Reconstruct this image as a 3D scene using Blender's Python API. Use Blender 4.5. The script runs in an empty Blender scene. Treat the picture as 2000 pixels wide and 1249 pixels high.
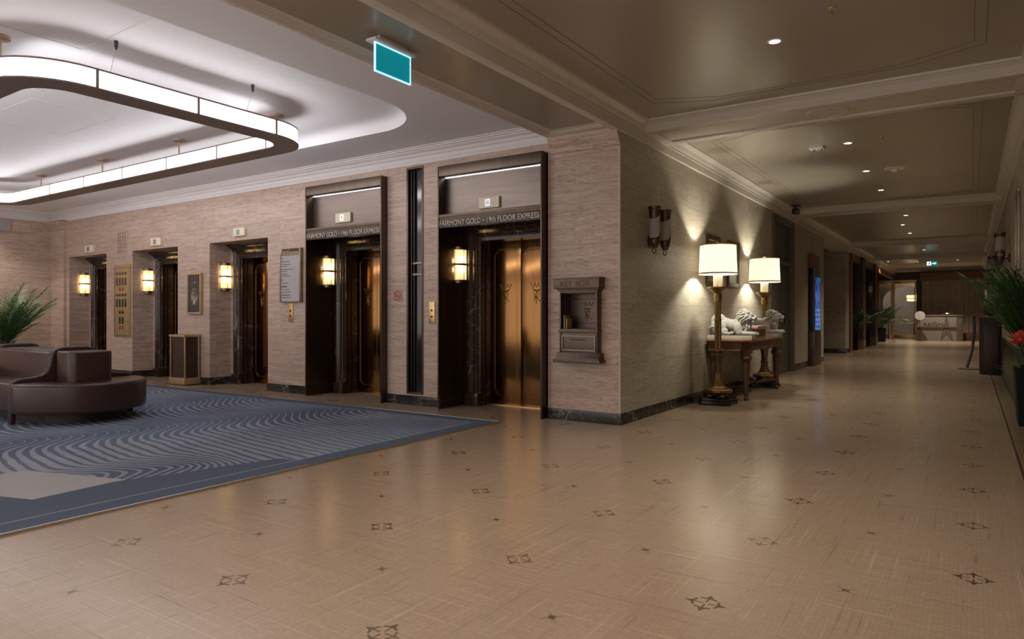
import bpy, bmesh, math, random
from mathutils import Vector, Matrix
random.seed(7)
PI = math.pi
scene = bpy.context.scene
COL = scene.collection

# ------------------------------------------------------------------ materials
def new_mat(name):
    m = bpy.data.materials.new(name)
    m.use_nodes = True
    nt = m.node_tree
    b = nt.nodes['Principled BSDF']
    return m, nt, b

def N(nt, typ, **kw):
    n = nt.nodes.new(typ)
    for k, v in kw.items():
        setattr(n, k, v)
    return n

def L(nt, a, b):
    nt.links.new(a, b)

def val(nt, op, a, b=None, c=None):
    n = nt.nodes.new('ShaderNodeMath'); n.operation = op
    for i, v in enumerate((a, b, c)):
        if v is None: continue
        if isinstance(v, (int, float)): n.inputs[i].default_value = v
        else: nt.links.new(v, n.inputs[i])
    return n.outputs[0]

def mixc(nt, fac, c1, c2, blend='MIX'):
    n = nt.nodes.new('ShaderNodeMix'); n.data_type = 'RGBA'; n.blend_type = blend
    for sock, v in ((n.inputs['Factor'], fac), (n.inputs['A'], c1), (n.inputs['B'], c2)):
        if isinstance(v, (int, float)): sock.default_value = v
        elif isinstance(v, (tuple, list)): sock.default_value = (v[0], v[1], v[2], 1)
        else: nt.links.new(v, sock)
    return n.outputs['Result']

def pos_xyz(nt, obj=False):
    if obj:
        t = nt.nodes.new('ShaderNodeTexCoord'); src = t.outputs['Object']
    else:
        g = nt.nodes.new('ShaderNodeNewGeometry'); src = g.outputs['Position']
    s = nt.nodes.new('ShaderNodeSeparateXYZ'); nt.links.new(src, s.inputs[0])
    return s.outputs[0], s.outputs[1], s.outputs[2]

def comb(nt, x, y, z):
    c = nt.nodes.new('ShaderNodeCombineXYZ')
    for i, v in enumerate((x, y, z)):
        if isinstance(v, (int, float)): c.inputs[i].default_value = v
        else: nt.links.new(v, c.inputs[i])
    return c.outputs[0]

def noise(nt, vec, scale, detail=3, rough=.55):
    n = nt.nodes.new('ShaderNodeTexNoise')
    n.inputs['Scale'].default_value = scale; n.inputs['Detail'].default_value = detail
    n.inputs['Roughness'].default_value = rough
    if vec is not None: nt.links.new(vec, n.inputs['Vector'])
    return n.outputs['Fac']

def ramp(nt, fac, stops):
    r = nt.nodes.new('ShaderNodeValToRGB')
    e = r.color_ramp.elements
    while len(e) < len(stops): e.new(.5)
    for i, (p, c) in enumerate(stops):
        e[i].position = p
        e[i].color = (c, c, c, 1) if isinstance(c, (int, float)) else (c[0], c[1], c[2], 1)
    nt.links.new(fac, r.inputs[0])
    return r.outputs[0]

def bump(nt, b, h, strength=.2, dist=.01):
    n = nt.nodes.new('ShaderNodeBump'); n.inputs['Strength'].default_value = strength
    n.inputs['Distance'].default_value = dist
    nt.links.new(h, n.inputs['Height']); nt.links.new(n.outputs[0], b.inputs['Normal'])

def plain(name, col, rough=.5, metal=0, spec=.5, var=.12, vscale=8, bmp=0, bscale=60):
    m, nt, b = new_mat(name)
    x, y, z = pos_xyz(nt, True)
    v = comb(nt, x, y, z)
    f = noise(nt, v, vscale, 4)
    d = tuple(c * (1 - var) for c in col); l = tuple(min(1, c * (1 + var)) for c in col)
    L(nt, mixc(nt, f, d, l), b.inputs['Base Color'])
    b.inputs['Roughness'].default_value = rough
    b.inputs['Metallic'].default_value = metal
    b.inputs['Specular IOR Level'].default_value = spec
    if bmp: bump(nt, b, noise(nt, v, bscale, 4), bmp, .01)
    return m

def emit(name, col, strength, base=(.8, .8, .8)):
    m, nt, b = new_mat(name)
    b.inputs['Base Color'].default_value = (*base, 1)
    b.inputs['Emission Color'].default_value = (*col, 1)
    b.inputs['Emission Strength'].default_value = strength
    b.inputs['Roughness'].default_value = .6
    return m

def travertine(name, light, dark, pit, course=.335, length=1.15, joint=.0035):
    m, nt, b = new_mat(name)
    x, y, z = pos_xyz(nt)
    u = val(nt, 'ADD', x, y)
    br = N(nt, 'ShaderNodeTexBrick')
    br.inputs['Scale'].default_value = 1; br.inputs['Mortar Size'].default_value = joint
    br.inputs['Brick Width'].default_value = length; br.inputs['Row Height'].default_value = course
    br.inputs['Mortar Smooth'].default_value = .3
    br.inputs['Color1'].default_value = (.1, .1, .1, 1); br.inputs['Color2'].default_value = (.9, .9, .9, 1)
    L(nt, comb(nt, u, val(nt, 'ADD', z, .02), 0), br.inputs['Vector'])
    sep = N(nt, 'ShaderNodeSeparateColor'); L(nt, br.outputs['Color'], sep.inputs[0])
    shift = val(nt, 'MULTIPLY', sep.outputs[0], 7.0)
    zz = val(nt, 'ADD', val(nt, 'MULTIPLY', z, 11), shift)
    st = noise(nt, comb(nt, val(nt, 'MULTIPLY', x, 1.1), val(nt, 'MULTIPLY', y, 1.1), zz), 1.6, 8, .68)
    st2 = noise(nt, comb(nt, val(nt, 'MULTIPLY', x, 3), val(nt, 'MULTIPLY', y, 3), val(nt, 'ADD', val(nt, 'MULTIPLY', z, 38), shift)), 1.8, 6, .7)
    pits = noise(nt, comb(nt, val(nt, 'MULTIPLY', x, 8), val(nt, 'MULTIPLY', y, 8), val(nt, 'MULTIPLY', z, 70)), 1.4, 3, .6)
    band = noise(nt, comb(nt, val(nt, 'MULTIPLY', x, .7), val(nt, 'MULTIPLY', y, .7), val(nt, 'ADD', val(nt, 'MULTIPLY', z, 3.5), shift)), 1.2, 3)
    c = mixc(nt, ramp(nt, st, [(.36, 0), (.62, 1)]), dark, light)
    c = mixc(nt, val(nt, 'MULTIPLY', ramp(nt, st2, [(.50, 0), (.70, 1)]), .7), c, pit)
    pf = val(nt, 'MULTIPLY', ramp(nt, pits, [(.56, 0), (.64, 1)]), ramp(nt, band, [(.42, .05), (.66, .75)]))
    c = mixc(nt, pf, c, tuple(q * .55 for q in pit))
    tone = val(nt, 'ADD', val(nt, 'MULTIPLY', sep.outputs[0], .16), .92)
    vm = N(nt, 'ShaderNodeVectorMath', operation='SCALE'); L(nt, c, vm.inputs[0]); L(nt, tone, vm.inputs['Scale'])
    c = mixc(nt, val(nt, 'MULTIPLY', br.outputs['Fac'], .32), vm.outputs[0], tuple(q * .45 for q in pit))
    L(nt, c, b.inputs['Base Color'])
    b.inputs['Roughness'].default_value = .42
    b.inputs['Specular IOR Level'].default_value = .4
    h = val(nt, 'SUBTRACT', 1, val(nt, 'MAXIMUM', pf, br.outputs['Fac']))
    bump(nt, b, h, .35, .004)
    return m

def marble_dark(name, base, vein, scale=2.2, rough=.18):
    m, nt, b = new_mat(name)
    x, y, z = pos_xyz(nt)
    v = comb(nt, x, y, z)
    w = N(nt, 'ShaderNodeTexNoise'); w.inputs['Scale'].default_value = 3.2; w.inputs['Detail'].default_value = 4
    L(nt, v, w.inputs['Vector'])
    mx = N(nt, 'ShaderNodeVectorMath', operation='MULTIPLY_ADD')
    L(nt, w.outputs['Color'], mx.inputs[0]); mx.inputs[1].default_value = (.22, .22, .22); L(nt, v, mx.inputs[2])
    vo = N(nt, 'ShaderNodeTexVoronoi', feature='DISTANCE_TO_EDGE'); vo.inputs['Scale'].default_value = scale
    L(nt, mx.outputs[0], vo.inputs['Vector'])
    vo2 = N(nt, 'ShaderNodeTexVoronoi', feature='DISTANCE_TO_EDGE'); vo2.inputs['Scale'].default_value = scale * 2.7
    L(nt, mx.outputs[0], vo2.inputs['Vector'])
    vf = ramp(nt, vo.outputs['Distance'], [(0, 1), (.022, 0)])
    vf2 = val(nt, 'MULTIPLY', ramp(nt, vo2.outputs['Distance'], [(0, .6), (.02, 0)]), 1)
    brk = ramp(nt, noise(nt, v, 4, 3), [(.42, 0), (.62, 1)])
    f = val(nt, 'MULTIPLY', val(nt, 'MAXIMUM', vf, vf2), brk)
    cl = mixc(nt, noise(nt, v, 6, 5), tuple(c * .6 for c in base), tuple(c * 1.5 for c in base))
    L(nt, mixc(nt, f, cl, vein), b.inputs['Base Color'])
    b.inputs['Roughness'].default_value = rough
    return m

def metal(name, col, rough=.35, streak=.25, vertical=True):
    m, nt, b = new_mat(name)
    x, y, z = pos_xyz(nt)
    if vertical: v = comb(nt, val(nt, 'MULTIPLY', x, 9), val(nt, 'MULTIPLY', y, 9), val(nt, 'MULTIPLY', z, .5))
    else: v = comb(nt, val(nt, 'MULTIPLY', x, .8), val(nt, 'MULTIPLY', y, .8), val(nt, 'MULTIPLY', z, 9))
    f = noise(nt, v, 1.5, 4)
    L(nt, mixc(nt, f, tuple(c * (1 - streak) for c in col), tuple(min(1, c * (1 + streak)) for c in col)), b.inputs['Base Color'])
    b.inputs['Metallic'].default_value = 1
    L(nt, val(nt, 'ADD', val(nt, 'MULTIPLY', noise(nt, v, 3, 3), .1), rough - .05), b.inputs['Roughness'])
    return m

def floor_mat():
    m, nt, b = new_mat('terrazzo_mosaic_floor')
    x, y, z = pos_xyz(nt)
    PX, PY, OX, OY = .927, .939, .388, -4.03
    def local(ox, oy):
        a = val(nt, 'DIVIDE', val(nt, 'SUBTRACT', x, ox), PX)
        c = val(nt, 'DIVIDE', val(nt, 'SUBTRACT', y, oy), PY)
        dx = val(nt, 'MULTIPLY', val(nt, 'SUBTRACT', a, val(nt, 'FLOOR', val(nt, 'ADD', a, .5))), PX)
        dy = val(nt, 'MULTIPLY', val(nt, 'SUBTRACT', c, val(nt, 'FLOOR', val(nt, 'ADD', c, .5))), PY)
        return dx, dy
    def mn(dx, dy):
        ax = val(nt, 'ABSOLUTE', dx); ay = val(nt, 'ABSOLUTE', dy)
        return val(nt, 'MAXIMUM', ax, ay), val(nt, 'MINIMUM', ax, ay)
    def lt(a, q): return val(nt, 'LESS_THAN', a, q)
    def gt(a, q): return val(nt, 'GREATER_THAN', a, q)
    def AND(*a):
        r = a[0]
        for q in a[1:]: r = val(nt, 'MULTIPLY', r, q)
        return r
    def OR(*a):
        r = a[0]
        for q in a[1:]: r = val(nt, 'MAXIMUM', r, q)
        return r
    M, n = mn(*local(OX, OY))
    head = AND(gt(M, .052), lt(n, val(nt, 'MULTIPLY', val(nt, 'SUBTRACT', .09, M), .42)))
    shaft = AND(gt(M, .012), lt(M, .06), lt(n, .0042))
    barb = AND(lt(n, .034), gt(val(nt, 'SUBTRACT', M, val(nt, 'MULTIPLY', n, -.35)), .05), lt(val(nt, 'ADD', M, val(nt, 'MULTIPLY', n, .35)), .062))
    big = OR(head, shaft, barb)
    dx, dy = local(OX + PX / 2, OY + PY / 2)
    r1 = val(nt, 'MULTIPLY', val(nt, 'ADD', dx, dy), .7071); r2 = val(nt, 'MULTIPLY', val(nt, 'SUBTRACT', dx, dy), .7071)
    M2, n2 = mn(r1, r2)
    core = lt(val(nt, 'ADD', M2, n2), .02)
    petal = AND(gt(M2, .014), lt(n2, val(nt, 'MULTIPLY', val(nt, 'SUBTRACT', .062, M2), .26)))
    # mosaic ground
    nx = noise(nt, comb(nt, val(nt, 'MULTIPLY', x, 1.2), val(nt, 'MULTIPLY', y, 48), 0), 1, 4, .65)
    ny = noise(nt, comb(nt, val(nt, 'MULTIPLY', x, 48), val(nt, 'MULTIPLY', y, 1.2), 3), 1, 4, .65)
    patch = noise(nt, comb(nt, x, y, 0), 1.1, 4)
    fine = noise(nt, comb(nt, x, y, 0), 55, 2)
    br = N(nt, 'ShaderNodeTexBrick'); br.offset = 0
    br.inputs['Scale'].default_value = 1; br.inputs['Brick Width'].default_value = .0185; br.inputs['Row Height'].default_value = .0188
    br.inputs['Mortar Size'].default_value = .0014
    br.inputs['Color1'].default_value = (0, 0, 0, 1); br.inputs['Color2'].default_value = (1, 1, 1, 1); br.inputs['Mortar'].default_value = (.5, .5, .5, 1)
    L(nt, comb(nt, x, y, 0), br.inputs['Vector'])
    lines = val(nt, 'MAXIMUM', ramp(nt, nx, [(.58, 0), (.72, 1)]), ramp(nt, ny, [(.58, 0), (.72, 1)]))
    lines_d = val(nt, 'MAXIMUM', ramp(nt, nx, [(.28, 1), (.4, 0)]), ramp(nt, ny, [(.28, 1), (.4, 0)]))
    c = mixc(nt, patch, (.325, .235, .163), (.395, .305, .228))
    c = mixc(nt, val(nt, 'MULTIPLY', fine, .35), c, (.47, .36, .26))
    sep = N(nt, 'ShaderNodeSeparateColor'); L(nt, br.outputs['Color'], sep.inputs[0])
    c = mixc(nt, val(nt, 'MULTIPLY', sep.outputs[0], .30), c, (.27, .175, .115))
    c = mixc(nt, val(nt, 'MULTIPLY', lines, .55), c, (.56, .45, .33))
    c = mixc(nt, val(nt, 'MULTIPLY', lines_d, .7), c, (.18, .12, .078))
    c = mixc(nt, val(nt, 'MULTIPLY', br.outputs['Fac'], .25), c, (.22, .15, .09))
    worn = ramp(nt, noise(nt, comb(nt, x, y, 0), 3.1, 3), [(.3, .55), (.55, 1)])
    c = mixc(nt, val(nt, 'MULTIPLY', big, val(nt, 'MULTIPLY', worn, .88)), c, (.055, .032, .02))
    c = mixc(nt, val(nt, 'MULTIPLY', petal, .30), c, (.12, .075, .045))
    c = mixc(nt, val(nt, 'MULTIPLY', core, val(nt, 'MULTIPLY', worn, .8)), c, (.05, .03, .02))
    # border strips along the right-hand corridor wall
    s1 = AND(gt(x, 3.475), lt(x, 3.495)); s2 = AND(gt(x, 3.505), lt(x, 3.525)); s3 = gt(x, 3.53)
    c = mixc(nt, val(nt, 'MULTIPLY', s1, .85), c, (.06, .035, .02))
    c = mixc(nt, val(nt, 'MULTIPLY', s2, .85), c, (.30, .18, .05))
    ck = N(nt, 'ShaderNodeTexChecker'); ck.inputs['Scale'].default_value = 24; L(nt, comb(nt, x, y, 0), ck.inputs['Vector'])
    ck.inputs['Color1'].default_value = (.34, .27, .2, 1); ck.inputs['Color2'].default_value = (.12, .09, .06, 1)
    c = mixc(nt, val(nt, 'MULTIPLY', s3, .8), c, ck.outputs['Color'])
    L(nt, c, b.inputs['Base Color'])
    L(nt, val(nt, 'ADD', val(nt, 'MULTIPLY', patch, .10), .17), b.inputs['Roughness'])
    b.inputs['Specular IOR Level'].default_value = .42
    bump(nt, b, noise(nt, comb(nt, x, y, 0), 5, 3), .05, .004)
    return m

def rug_mat():
    m, nt, b = new_mat('wave_pattern_carpet')
    x, y, z = pos_xyz(nt)
    wob = noise(nt, comb(nt, x, y, 0), .5, 2)
    wob2 = noise(nt, comb(nt, x, y, 4), 2.2, 2)
    u = val(nt, 'SUBTRACT', x, val(nt, 'MULTIPLY', val(nt, 'ADD', y, 3), .2))
    u = val(nt, 'ADD', u, val(nt, 'MULTIPLY', wob, .9))
    def gauss(c, w, A):
        q = val(nt, 'DIVIDE', val(nt, 'SUBTRACT', u, c), w)
        return val(nt, 'MULTIPLY', val(nt, 'EXPONENT', val(nt, 'MULTIPLY', val(nt, 'MULTIPLY', q, q), -1)), A)
    def smooth(a, lo, hi):
        m_ = N(nt, 'ShaderNodeMapRange', interpolation_type='SMOOTHSTEP'); L(nt, a, m_.inputs['Value'])
        m_.inputs['From Min'].default_value = lo; m_.inputs['From Max'].default_value = hi
        return m_.outputs['Result']
    near = smooth(y, -3.3, -3.9)
    g1 = gauss(-3.55, .36, 1); g3 = gauss(-5.65, .48, 1); g4 = gauss(-7.9, .5, 1); g2 = val(nt, 'MULTIPLY', gauss(-1.42, .30, 1), near)
    bands = val(nt, 'ADD', val(nt, 'ADD', g1, g2), val(nt, 'ADD', g3, g4))
    v = val(nt, 'ADD', val(nt, 'ADD', y, val(nt, 'MULTIPLY', x, .16)), val(nt, 'MULTIPLY', bands, -.42))
    v = val(nt, 'ADD', v, val(nt, 'MULTIPLY', wob2, .10))
    fr = val(nt, 'FRACT', val(nt, 'MULTIPLY', v, 10.2))
    plain_w = val(nt, 'SUBTRACT', .62, val(nt, 'MULTIPLY', smooth(u, -2.6, -3.2), .24))
    width = val(nt, 'SUBTRACT', plain_w, val(nt, 'MULTIPLY', val(nt, 'MINIMUM', bands, 1), .26))
    line = val(nt, 'LESS_THAN', fr, width)
    tone = noise(nt, comb(nt, x, y, 9), .8, 3)
    slate = mixc(nt, ramp(nt, tone, [(.38, 0), (.62, 1)]), (.10, .125, .19), (.155, .205, .28))
    pale = mixc(nt, ramp(nt, tone, [(.4, 0), (.6, 1)]), (.34, .345, .39), (.41, .42, .47))
    far = val(nt, 'MULTIPLY', smooth(y, -3.4, -2.2), smooth(u, -2.9, -2.4))
    c = mixc(nt, val(nt, 'MULTIPLY', line, val(nt, 'SUBTRACT', .8, val(nt, 'MULTIPLY', far, .4))), slate, pale)
    def band(a, lo, hi):
        return val(nt, 'MULTIPLY', val(nt, 'GREATER_THAN', a, lo), val(nt, 'LESS_THAN', a, hi))
    # calm fields in the near corner
    diag = val(nt, 'ADD', x, val(nt, 'MULTIPLY', y, -.28))
    fld = val(nt, 'MULTIPLY', band(val(nt, 'ADD', diag, val(nt, 'MULTIPLY', wob2, .1)), -.62, 2), val(nt, 'LESS_THAN', y, -3.2))
    c = mixc(nt, fld, c, (.105, .13, .185))
    pal = val(nt, 'MULTIPLY', band(val(nt, 'ADD', x, val(nt, 'MULTIPLY', y, .1)), -3.3, -2.33), band(val(nt, 'ADD', y, val(nt, 'MULTIPLY', x, -.3)), -4.35, -3.72))
    c = mixc(nt, pal, c, (.45, .435, .44))
    c = mixc(nt, val(nt, 'LESS_THAN', y, -4.98), c, (.105, .13, .185))
    # border
    X0, X1, Y0, Y1 = -11.2, -1.2, -5.75, -.60
    dx = val(nt, 'MINIMUM', val(nt, 'SUBTRACT', x, X0), val(nt, 'SUBTRACT', X1, x))
    dy = val(nt, 'MINIMUM', val(nt, 'SUBTRACT', y, Y0), val(nt, 'SUBTRACT', Y1, y))
    d = val(nt, 'MINIMUM', dx, dy)
    c = mixc(nt, val(nt, 'LESS_THAN', d, .2), c, (.10, .13, .19))
    c = mixc(nt, band(d, .195, .212), c, (.33, .32, .32))
    fuzz = noise(nt, comb(nt, x, y, 0), 160, 2)
    c = mixc(nt, val(nt, 'MULTIPLY', fuzz, .25), c, (.06, .07, .09))
    L(nt, c, b.inputs['Base Color'])
    b.inputs['Roughness'].default_value = .95
    b.inputs['Specular IOR Level'].default_value = .1
    bump(nt, b, val(nt, 'ADD', fuzz, val(nt, 'MULTIPLY', line, .8)), .3, .004)
    return m

def lacquer(name, a, c2, rough=.3):
    m, nt, b = new_mat(name)
    x, y, z = pos_xyz(nt)
    v = comb(nt, x, y, z)
    f = noise(nt, v, .8, 2, .4)
    L(nt, mixc(nt, f, a, c2), b.inputs['Base Color'])
    b.inputs['Roughness'].default_value = rough
    b.inputs['Specular IOR Level'].default_value = .5
    b.inputs['Coat Weight'].default_value = .0
    return m

def glass(name, tint=(.9, .92, .9), gl=.12, rough=.05):
    m, nt, b = new_mat(name)
    nt.nodes.remove(b)
    t = N(nt, 'ShaderNodeBsdfTransparent'); t.inputs[0].default_value = (*tint, 1)
    g = N(nt, 'ShaderNodeBsdfGlossy'); g.inputs['Roughness'].default_value = rough
    lw = N(nt, 'ShaderNodeLayerWeight'); lw.inputs['Blend'].default_value = .35
    f = val(nt, 'ADD', val(nt, 'MULTIPLY', lw.outputs['Fresnel'], .6), gl)
    mx = N(nt, 'ShaderNodeMixShader'); L(nt, f, mx.inputs[0]); L(nt, t.outputs[0], mx.inputs[1]); L(nt, g.outputs[0], mx.inputs[2])
    L(nt, mx.outputs[0], nt.nodes['Material Output'].inputs[0])
    return m

def shade_mat(name, col, em, trans=.6):
    """a lit fabric or opal glass shade: lets the bulb's light through and glows"""
    m, nt, b = new_mat(name)
    nt.nodes.remove(b)
    d = N(nt, 'ShaderNodeBsdfDiffuse'); d.inputs[0].default_value = (*col, 1)
    t = N(nt, 'ShaderNodeBsdfTranslucent'); t.inputs[0].default_value = (*col, 1)
    mx = N(nt, 'ShaderNodeMixShader'); mx.inputs[0].default_value = trans
    L(nt, d.outputs[0], mx.inputs[1]); L(nt, t.outputs[0], mx.inputs[2])
    e = N(nt, 'ShaderNodeEmission'); e.inputs[0].default_value = (*col, 1); e.inputs[1].default_value = em
    ad = N(nt, 'ShaderNodeAddShader'); L(nt, mx.outputs[0], ad.inputs[0]); L(nt, e.outputs[0], ad.inputs[1])
    L(nt, ad.outputs[0], nt.nodes['Material Output'].inputs[0])
    return m

def leaf_mat(name, a, c2):
    m, nt, b = new_mat(name)
    x, y, z = pos_xyz(nt, True)
    f = noise(nt, comb(nt, x, y, z), 9, 3)
    L(nt, mixc(nt, f, a, c2), b.inputs['Base Color'])
    b.inputs['Roughness'].default_value = .45
    return m

def poster_mat():
    m, nt, b = new_mat('poster_art')
    x, y, z = pos_xyz(nt, True)
    v = comb(nt, x, y, z)
    n1 = noise(nt, v, 22, 5, .7)
    cx = val(nt, 'DIVIDE', x, .12); cz = val(nt, 'DIVIDE', val(nt, 'SUBTRACT', z, .31), .17)
    r = val(nt, 'SQRT', val(nt, 'ADD', val(nt, 'MULTIPLY', cx, cx), val(nt, 'MULTIPLY', cz, cz)))
    f = val(nt, 'MULTIPLY', ramp(nt, r, [(.75, 1), (1.0, 0)]), ramp(nt, n1, [(.45, 0), (.6, 1)]))
    c = mixc(nt, noise(nt, v, 3, 2), (.03, .03, .032), (.07, .065, .065))
    c = mixc(nt, f, c, mixc(nt, noise(nt, v, 12, 2), (.38, .22, .15), (.5, .45, .35)))
    t1 = val(nt, 'MULTIPLY', val(nt, 'LESS_THAN', val(nt, 'ABSOLUTE', val(nt, 'SUBTRACT', z, .545)), .008), val(nt, 'LESS_THAN', val(nt, 'ABSOLUTE', x), .03))
    c = mixc(nt, val(nt, 'MULTIPLY', t1, .6), c, (.5, .5, .5))
    L(nt, c, b.inputs['Base Color']); b.inputs['Roughness'].default_value = .25
    return m

def painting_mat():
    m, nt, b = new_mat('landscape_print')
    x, y, z = pos_xyz(nt, True)
    v = comb(nt, x, y, z)
    zz = val(nt, 'ADD', z, val(nt, 'MULTIPLY', noise(nt, v, 7, 4), .16))
    c = mixc(nt, ramp(nt, zz, [(.28, 0), (.34, 1)]), (.11, .09, .045), (.20, .20, .13))
    c = mixc(nt, ramp(nt, zz, [(.40, 0), (.47, 1)]), c, (.10, .16, .15))
    L(nt, c, b.inputs['Base Color']); b.inputs['Roughness'].default_value = .3
    return m

def screen_mat():
    m, nt, b = new_mat('blue_screen')
    x, y, z = pos_xyz(nt)
    v = comb(nt, x, val(nt, 'MULTIPLY', y, 3), z)
    n1 = noise(nt, v, 4, 5, .7)
    c = mixc(nt, ramp(nt, n1, [(.42, 0), (.62, 1)]), (.002, .012, .10), (.05, .24, .80))
    low = val(nt, 'MULTIPLY', val(nt, 'LESS_THAN', z, 1.35), val(nt, 'GREATER_THAN', val(nt, 'FRACT', val(nt, 'MULTIPLY', z, 9)), .55))
    c = mixc(nt, val(nt, 'MULTIPLY', low, .5), c, (.15, .35, .8))
    L(nt, c, b.inputs['Emission Color']); b.inputs['Emission Strength'].default_value = .55
    b.inputs['Base Color'].default_value = (.01, .01, .02, 1); b.inputs['Roughness'].default_value = .15
    return m

M = {}
M['trav'] = travertine('travertine_pink', (.60, .455, .38), (.44, .315, .25), (.25, .155, .115))
M['trav2'] = travertine('travertine_beige', (.50, .445, .36), (.40, .345, .265), (.22, .175, .125), length=.85)
M['floor'] = floor_mat()
M['rug'] = rug_mat()
M['black_marble'] = marble_dark('black_marble', (.022, .02, .018), (.42, .38, .35), 5)
M['brown_marble'] = marble_dark('brown_marble', (.035, .02, .013), (.30, .20, .14), 2.6, .16)
M['white'] = plain('white_ceiling_paint', (.86, .84, .87), .7, var=.02)
M['cornice'] = plain('cornice_paint', (.74, .69, .69), .5, var=.03)
M['taupe'] = lacquer('taupe_ceiling_lacquer', (.33, .285, .225), (.40, .35, .28), .30)
M['beam'] = plain('beam_paint', (.62, .56, .49), .4, var=.05, vscale=2)
M['bronze'] = metal('dark_bronze', (.085, .052, .032), .34, .3)
M['bronze_light'] = metal('brushed_bronze', (.30, .235, .185), .42, .3, False)
M['bronze_mid'] = metal('frame_bronze', (.125, .092, .072), .40, .25)
M['door'] = metal('brass_door', (.28, .135, .048), .14, .2)
M['gold'] = metal('polished_brass', (.68, .47, .22), .32, .15)
M['satin'] = plain('satin_brass', (.52, .385, .20), .42, .55, var=.12, vscale=5)
M['gilt'] = plain('aged_gilt', (.24, .15, .055), .36, .8, var=.45, vscale=30)
M['gilt_dark'] = plain('dark_gilt', (.12, .07, .035), .45, .5, var=.35, vscale=25)
M['cream'] = plain('cream_enamel', (.78, .69, .52), .45, var=.04)
M['lcd'] = plain('grey_display', (.25, .25, .3), .3)
M['lcd_lit'] = emit('lit_display', (.75, .74, .9), .55)
M['corner_bead'] = plain('corner_bead_stone', (.58, .46, .38), .5)
M['line_shade'] = plain('line_moulding_shade', (.17, .135, .10), .5)  # beam paint taken down to a shadow tone for the ceiling lines
M['old_bronze'] = metal('old_bronze', (.13, .09, .065), .42, .2)
M['ink'] = plain('dark_ink', (.05, .05, .07), .6)
M['band_metal'] = plain('dark_grey_enamel', (.055, .047, .045), .4, .4, var=.08)
M['panel_bronze'] = metal('brushed_panel_bronze', (.185, .15, .13), .40, .35, False)
M['letter'] = plain('letter_enamel', (.52, .42, .32), .45, .3, var=.05)
M['ring'] = emit('lit_diffuser', (1.0, .975, .99), 6.5)
M['ring_trim'] = plain('ring_bronze_paint', (.26, .20, .18), .45, .3, var=.06)
M['copper'] = plain('rose_bronze_fitting', (.48, .34, .26), .4, .5)
M['led'] = emit('white_light_strip', (.95, .95, 1.0), 5)
M['sconce'] = shade_mat('sconce_opal_glass', (.80, .66, .40), .32, .7)
M['sconce_metal'] = metal('sconce_bronze', (.26, .18, .12), .35, .2)
M['shade'] = shade_mat('lamp_shade_fabric', (.56, .54, .50), .10, .5)
M['shade_trim'] = plain('shade_trim', (.62, .45, .25), .7)
M['wax'] = plain('ivory_wax', (.70, .66, .52), .55, var=.06)
M['red_marble'] = marble_dark('red_marble', (.30, .115, .06), (.62, .42, .28), 6, .2)
M['walnut'] = plain('carved_walnut', (.10, .042, .02), .38, var=.4, vscale=14, bmp=.15)
M['plaster'] = plain('stone_plaster', (.37, .36, .325), .85, var=.08, vscale=20, bmp=.25, bscale=90)
M['rose_wood'] = plain('rose_brown_chest', (.30, .18, .14), .5, var=.25, bmp=.15)
M['leather'] = plain('oxblood_leather', (.047, .021, .018), .30, var=.22, vscale=5, bmp=.12, bscale=14)
M['leather_dark'] = plain('oxblood_leather_piping', (.036, .016, .015), .38, var=.15)
M['plinth_wood'] = plain('dark_plinth', (.03, .016, .012), .5)
M['wood_dark'] = plain('dark_wood', (.05, .024, .014), .42, var=.3, vscale=3)
M['wood'] = plain('brown_wood', (.21, .10, .045), .42, var=.3, vscale=3)
M['greydoor'] = plain('grey_painted_door', (.115, .10, .075), .45, var=.08)
M['black'] = plain('black_lacquer', (.012, .012, .012), .3)
M['planter'] = plain('black_planter', (.012, .012, .013), .6, 0, .15)
M['soil'] = plain('dark_soil', (.03, .02, .012), .95)
M['leaf'] = leaf_mat('palm_leaf', (.05, .14, .04), (.14, .29, .10))
M['leaf2'] = leaf_mat('kentia_leaf', (.045, .10, .035), (.12, .21, .08))
M['leaf_dark'] = leaf_mat('dark_leaf', (.035, .085, .02), (.095, .18, .05))
M['stem'] = plain('palm_stem', (.11, .13, .05), .6)
M['flower'] = plain('red_petal', (.55, .05, .03), .5, var=.25, vscale=18)
M['glass'] = glass('clear_glass')
M['tube_glass'] = shade_mat('frosted_tube_glass', (.62, .58, .54), 0, .45)
M['dark_glass'] = plain('dark_glass', (.02, .019, .022), .12, 0, .8)
M['screen'] = screen_mat()
M['exit'] = emit('exit_panel_teal', (.0, .25, .31), .52, (.0, .2, .2))
M['exit_edge'] = emit('exit_panel_edge', (.30, .62, 1.0), 1.2)
M['exit_white'] = emit('exit_symbol', (.75, 1, .95), 1.2)
M['downlight'] = emit('downlight_lamp', (1, .9, .78), 14)
M['curtain'] = plain('taupe_curtain', (.50, .41, .34), .9, var=.1)
M['desk'] = plain('grey_stone_desk', (.25, .215, .185), .5, var=.15, vscale=6)
M['desk_dark'] = plain('brown_stone_desk', (.10, .07, .05), .5, var=.15, vscale=6)
M['whitedisc'] = plain('white_disc', (.72, .72, .68), .5, var=.03)
M['silver'] = metal('silver_metal', (.6, .57, .53), .3, .1)
M['poster'] = poster_mat()
M['painting'] = painting_mat()
M['mat_board'] = plain('cream_mat', (.50, .45, .32), .7)
M['paper'] = plain('pale_panel', (.42, .385, .385), .5, var=.02)
M['red'] = plain('red_ink', (.35, .05, .03), .5)
M['tan'] = plain('tan_plate', (.40, .25, .17), .5)
M['concrete'] = plain('grey_lectern', (.16, .135, .115), .5)
M['inner_wall'] = plain('restaurant_wall', (.22, .19, .17), .7)
M['amber'] = emit('amber_lantern', (1, .72, .3), 2.2)
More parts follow.
